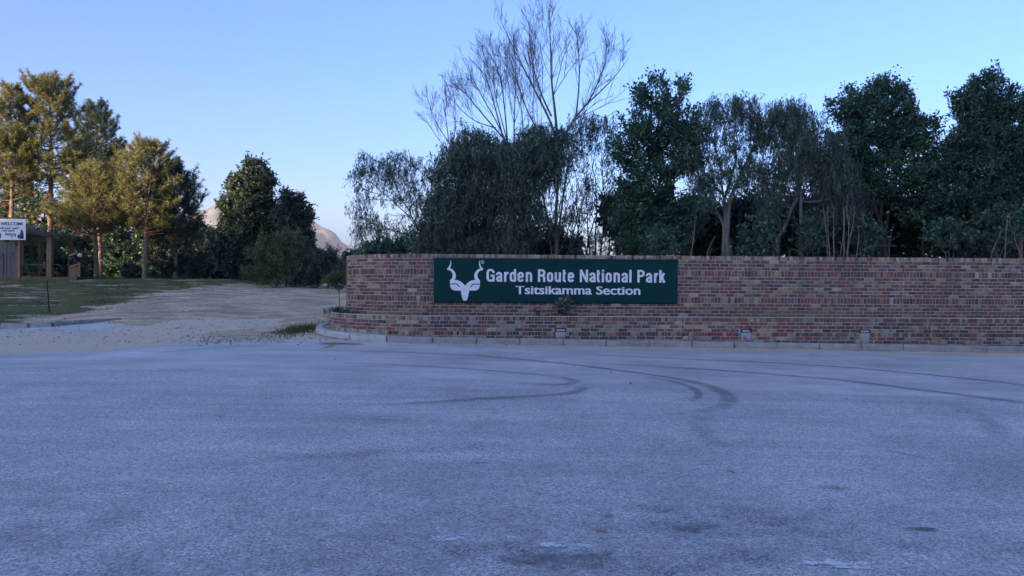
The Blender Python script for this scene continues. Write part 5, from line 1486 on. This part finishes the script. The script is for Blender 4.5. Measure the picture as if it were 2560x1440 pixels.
# ------------------------------------------------------------------ person leaning over the gate
def person():
    foot = P(166, 690, BD); x0, y0, z0 = foot[0], BD + .35, zdeck
    M_CLOTH = plain('dark_clothing', (.020, .024, .032), .9, .3, 6)
    root = empty('person', (x0, y0, z0), 'person in dark clothes and pale hat bending over the booth gate', 'person')
    J = {'pel': (0, 0, .86), 'belly': (.10, 0, .98), 'chest': (.27, 0, 1.09), 'neck': (.43, 0, 1.13), 'hip_l': (0, -.10, .82), 'knee_l': (.06, -.12, .46), 'ank_l': (-.03, -.12, .08), 'toe_l': (.14, -.13, .04),
         'hip_r': (-.02, .10, .82), 'knee_r': (-.02, .12, .45), 'ank_r': (-.16, .13, .08), 'toe_r': (.01, .14, .04),
         'sh_l': (.34, -.19, 1.09), 'el_l': (.42, -.23, .83), 'wr_l': (.55, -.20, .66), 'sh_r': (.34, .19, 1.09), 'el_r': (.44, .22, .84), 'wr_r': (.58, .18, .68)}
    rad = {'pel': .15, 'belly': .14, 'chest': .155, 'neck': .06, 'hip_l': .095, 'knee_l': .065, 'ank_l': .045, 'toe_l': .035, 'hip_r': .095, 'knee_r': .065, 'ank_r': .045, 'toe_r': .035, 'sh_l': .065, 'el_l': .048, 'wr_l': .034, 'sh_r': .065, 'el_r': .048, 'wr_r': .034}
    ed = [('pel', 'belly'), ('belly', 'chest'), ('chest', 'neck'), ('pel', 'hip_l'), ('hip_l', 'knee_l'), ('knee_l', 'ank_l'), ('ank_l', 'toe_l'), ('pel', 'hip_r'), ('hip_r', 'knee_r'), ('knee_r', 'ank_r'), ('ank_r', 'toe_r'), ('chest', 'sh_l'), ('sh_l', 'el_l'), ('el_l', 'wr_l'), ('chest', 'sh_r'), ('sh_r', 'el_r'), ('el_r', 'wr_r')]
    def skin(name, J, rad, ed, rootv, mat, lev=1):
        ks = list(J); me = bpy.data.meshes.new(name)
        me.from_pydata([J[k_] for k_ in ks], [(ks.index(a), ks.index(b)) for a, b in ed], []); me.update()
        o = bpy.data.objects.new(name, me); COL.objects.link(o)
        md = o.modifiers.new('s', 'SKIN'); sv = me.skin_vertices[0].data if me.skin_vertices else None
        if sv is None:
            bm = bmesh.new(); bm.from_mesh(me); bm.verts.layers.skin.verify(); bm.to_mesh(me); bm.free(); sv = me.skin_vertices[0].data
        for k_, v in zip(ks, sv): v.radius = (rad[k_], rad[k_]); v.use_root = (k_ == rootv)
        ss = o.modifiers.new('u', 'SUBSURF'); ss.levels = lev; ss.render_levels = lev
        dg = bpy.context.evaluated_depsgraph_get(); m2 = bpy.data.meshes.new_from_object(o.evaluated_get(dg))
        bpy.data.objects.remove(o); m2.materials.clear(); m2.materials.append(mat); m2.name = name
        m2.polygons.foreach_set('use_smooth', np.ones(len(m2.polygons), bool))
        q = bpy.data.objects.new(name, m2); COL.objects.link(q); q.parent = root
        return q
    skin('body', J, rad, ed, 'pel', M_CLOTH, 2)
    SK = plain('skin_tone', (.30, .18, .12), .6, .1)
    # head turned down towards the gate
    bm = bmesh.new(); bmesh.ops.create_uvsphere(bm, u_segments=14, v_segments=10, radius=1)
    for v in bm.verts:
        v.co = Vector((v.co.x * .095, v.co.y * .078, v.co.z * .115))
        if v.co.x > .08 and abs(v.co.y) < .03 and -.03 < v.co.z < .02: v.co.x += .018
        if v.co.z < -.05: v.co.x += .012
    bmesh.ops.transform(bm, matrix=Matrix.Translation((.53, 0, 1.17)) @ Matrix.Rotation(.65, 4, 'Y'), verts=bm.verts)
    me = bpy.data.meshes.new('head'); bm.to_mesh(me); bm.free(); me.materials.append(SK); q = bpy.data.objects.new('head', me); COL.objects.link(q); q.parent = root
    for sgn, wr in ((-1, 'wr_l'), (1, 'wr_r')):
        w_ = np.array(J[wr]); JH = {'w': tuple(w_), 'p': tuple(w_ + (.05, 0, -.03))}; RH = {'w': .03, 'p': .032}; EH = [('w', 'p')]
        for i in range(4):
            o_ = -.03 + .02 * i; a_ = w_ + (.085, o_, -.06); b_ = w_ + (.10, o_, -.10 - .01 * (1 if i in (1, 2) else 0))
            JH[f'a{i}'] = tuple(a_); JH[f'b{i}'] = tuple(b_); RH[f'a{i}'] = .010; RH[f'b{i}'] = .008; EH += [('p', f'a{i}'), (f'a{i}', f'b{i}')]
        JH['t1'] = tuple(w_ + (.05, -sgn * .045, -.035)); JH['t2'] = tuple(w_ + (.075, -sgn * .05, -.07)); RH['t1'] = .011; RH['t2'] = .009; EH += [('w', 't1'), ('t1', 't2')]
        skin('hand', JH, RH, EH, 'w', SK, 1)
    HAT = plain('pale_hat_cloth', (.50, .48, .42), .9, .15, 10)
    V = []; N_ = 16
    for rr, hh in ((.0, .12), (.07, .115), (.10, .07), (.108, .01), (.165, -.02), (.16, -.028), (.10, -.0)):
        for i in range(N_): V.append((rr * math.cos(6.283 * i / N_), rr * .9 * math.sin(6.283 * i / N_), hh))
    Fq = [[k_ * N_ + i, k_ * N_ + (i + 1) % N_, (k_ + 1) * N_ + (i + 1) % N_, (k_ + 1) * N_ + i] for k_ in range(6) for i in range(N_)]
    h = mesh_obj('hat', V, Fq, HAT, root, smooth=True); h.matrix_local = Matrix.Translation((.545, 0, 1.215)) @ Matrix.Rotation(.45, 4, 'Y')
    m = MB(); m.box((0, 0, 0), (.40, .30, .10), bev=.04); bpk = m.build('backpack', plain('grey_backpack_cloth', (.16, .17, .18), .8, .3, 12), root)
    bpk.matrix_local = Matrix.Translation((.17, 0, 1.235)) @ Matrix.Rotation(-.33, 4, 'Y')
person()

# thin metal stake on the bank
p = ground_hit(124, 783)
root = empty('fence_stake', tuple(p), 'thin dark leaning metal stake alone on the grass bank', 'stake')
m = MB(); m.tube([(0, 0, -.15), (-.10, 0, 1.22)], [.022, .020], 6); m.build('rod', M_BLACK, root)
m = MB(); m.tube([(-.10, 0, 1.22), (-.105, 0, 1.30)], [.03, .028], 6); m.build('cap', plain('rusty_cap', (.10, .075, .05), .8), root)
# round pole stump showing at the right picture edge
p = P(2556, 640, 22.6)
root = empty('gate_post', (p[0], p[1], float(gz(p[0], p[1]))), 'brown timber post behind the wall at the right edge', 'post')
m = MB(); m.tube([(0, 0, -.1), (0, 0, P(2556, 592, 22.6)[2] - root.location.z)], [.13, .125], 12); m.build('shaft', m_wood('post_wood', (.16, .09, .06), (.30, .18, .12)), root)
m = MB(); m.tube([(0, 0, P(2556, 592, 22.6)[2] - root.location.z), (0, 0, P(2556, 589, 22.6)[2] - root.location.z)], [.14, .10], 12); m.build('cap', M_BLACK, root)

# ------------------------------------------------------------------ unseen wood behind the viewer, heights shaped to shade the forecourt and spare the pines
def shade_wood():
    T = Tubes(); C_ = []; D_ = []; S_ = []
    for row in range(3):
        x = -215.0 + row
        while x < 30:
            h = 43 + rng.normal(0, 1.0)
            if x < WOOD_EDGE: h = 32.0 + rng.normal(0, .6)
            if x > -42: h = 27 + rng.normal(0, 2)
            if abs(x - WOOD_GAP) < 4.2: h = 31.2
            y = -80 - 3.2 * row + rng.normal(0, .8); z0 = float(gz(x, y)); h -= z0
            T.add(np.array([(x, y, z0 - .2), (x + rng.normal(0, .3), y, z0 + h * .5), (x, y, z0 + h * .92)]), np.array([.35, .25, .08]), 7)
            m = int(h * 34)
            u = rng.uniform(.0, 1, m); zz = u * h * .97 + .4; rr = 2.7 * np.sqrt(np.clip(1.05 - u ** 5, .02, 1))
            a = rng.uniform(0, 6.28, m); q = np.sqrt(rng.uniform(0, 1, m)) * rr
            C_.append(np.stack([x + q * np.cos(a), y + q * np.sin(a), z0 + zz], 1)); D_.append(unit(rng.normal(0, 1, (m, 3)))); S_.append(rng.uniform(.9, 1.7, m) * (1 - .25 * u))
            x += 3.2 + rng.normal(0, .3)
    C = np.concatenate(C_); S = np.concatenate(S_)
    V, Fq = leaf_arrays(C, np.concatenate(D_), S, S * .85)
    root = empty('shade_wood', (-90, -80, 15), 'unseen tall dark wood on the rise behind the viewer shaped to cast shade', 'wood', kind='stuff')
    mesh_obj('crown', V, Fq, L_DARK, root, attrs={'tint': np.repeat(rng.uniform(0, 1, len(C)), 4)})['kind'] = 'stuff'
    T.build('trunk', B_DARK, root)['kind'] = 'stuff'
    fix_children(root)
WOOD_EDGE, WOOD_GAP = -110.3, -102.6
shade_wood()

# ------------------------------------------------------------------ mountain
def mountain():
    prof = [(150, 690), (300, 660), (440, 592), (490, 522), (545, 502), (620, 488), (700, 505), (780, 545), (805, 558), (835, 575), (862, 603), (885, 620), (920, 650), (1000, 675), (1200, 690), (1500, 697), (2000, 700)]
    MD = 2300.0
    us_ = np.linspace(100, 2200, 220); top = np.interp(us_, [a for a, b in prof], [b for a, b in prof])
    top = top + 1.2 * np.sin(us_ / 9) + .8 * np.sin(us_ / 4.1 + 1)
    vs_ = np.linspace(-1, 1, 70); V = []
    pk = np.array([P(a, b, MD) for a, b in zip(us_, top)])
    for v in vs_:
        for i, p in enumerate(pk):
            H = p[2] + 20
            f = (1 - abs(v)) ** 1.15
            nx = vnoise(np.array([p[0] / 60.0]), np.array([v * 9.0]), 1.0, 4)[0]
            spur = .26 * nx * (abs(v) ** .7) * (1 - abs(v)) * 2
            V.append((p[0] + 30 * nx * abs(v), MD + v * 620 + 40 * nx * abs(v), -22 + H * max(0, f + spur)))
    k = N('mountain_fynbos')
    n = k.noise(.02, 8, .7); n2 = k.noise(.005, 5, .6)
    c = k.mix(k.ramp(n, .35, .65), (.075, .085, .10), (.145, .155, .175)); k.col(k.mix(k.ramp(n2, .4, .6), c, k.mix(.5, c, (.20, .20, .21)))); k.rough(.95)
    k.bump(n, .8, 12)
    o = mesh_obj('mountain', V, grid_faces(len(us_), len(vs_)), k.m, smooth=True)
    tag(o, 'hazy sunlit bare mountain slope beyond the trees', kind='structure')
mountain()

def haze():
    m = MB(); m.box((0, 1500, 165), (7000, 4000, 360))
    k = bpy.data.materials.new('haze_air'); k.use_nodes = True; t = k.node_tree
    t.nodes.remove(t.nodes['Principled BSDF'])
    v = t.nodes.new('ShaderNodeVolumePrincipled'); v.inputs['Color'].default_value = (.86, .88, .93, 1); v.inputs['Density'].default_value = HAZE; v.inputs['Anisotropy'].default_value = 0.0
    t.links.new(v.outputs[0], t.nodes['Material Output'].inputs['Volume'])
    o = m.build('haze', k); tag(o, 'thin pale evening haze in the air', 'haze', kind='stuff')
HAZE = .00011
haze()

# ------------------------------------------------------------------ pieces that sit on a part become its sub-parts
def under(child, part):
    child.parent = part
    child.matrix_parent_inverse = Matrix.Translation(-part.location)
panels = sorted([o for o in sign.children if o.name.startswith('sign_panel')], key=lambda o: o.location.x)
def mid_x(o): return sum(v.co.x for v in o.data.vertices) / len(o.data.vertices) + o.location.x
cut = (panels[0].location.x + panels[1].location.x) / 2
for o in list(sign.children):
    if o.name.split('.')[0] in ('letter', 'lettering', 'emblem', 'trade_mark_ring'):
        under(o, panels[0] if mid_x(o) < cut else panels[1])
board = [o for o in welc.children if o.name.startswith('board')][0]
for o in list(welc.children):
    if o.name.startswith(('lettering', 'printed')): under(o, board)
for t_ in [o for o in COL.objects if o.name.startswith('drain_plate')]:
    p_ = [o for o in t_.children if o.name.startswith('plate')][0]
    for o in list(t_.children):
        if o is not p_: under(o, p_)
for t_ in [o for o in COL.objects if o.name.startswith('brick_lamp')]:
    p_ = [o for o in t_.children if o.name.startswith('frame')][0]
    for o in list(t_.children):
        if o.name.startswith('lens'): under(o, p_)
rf = [o for o in booth.children if o.name.startswith('roof') and 'beam' not in o.name][0]
for o in list(booth.children):
    if o.name.startswith(('roof_beam', 'cross_beam')): under(o, rf)
pers = [o for o in COL.objects if o.name == 'person'][0]
pb = {o.name.split('.')[0]: o for o in pers.children}
for o in list(pers.children):
    if o.name.startswith('hat'): under(o, pb['head'])
    if o.name.startswith(('hand', 'backpack')): under(o, pb['body'])
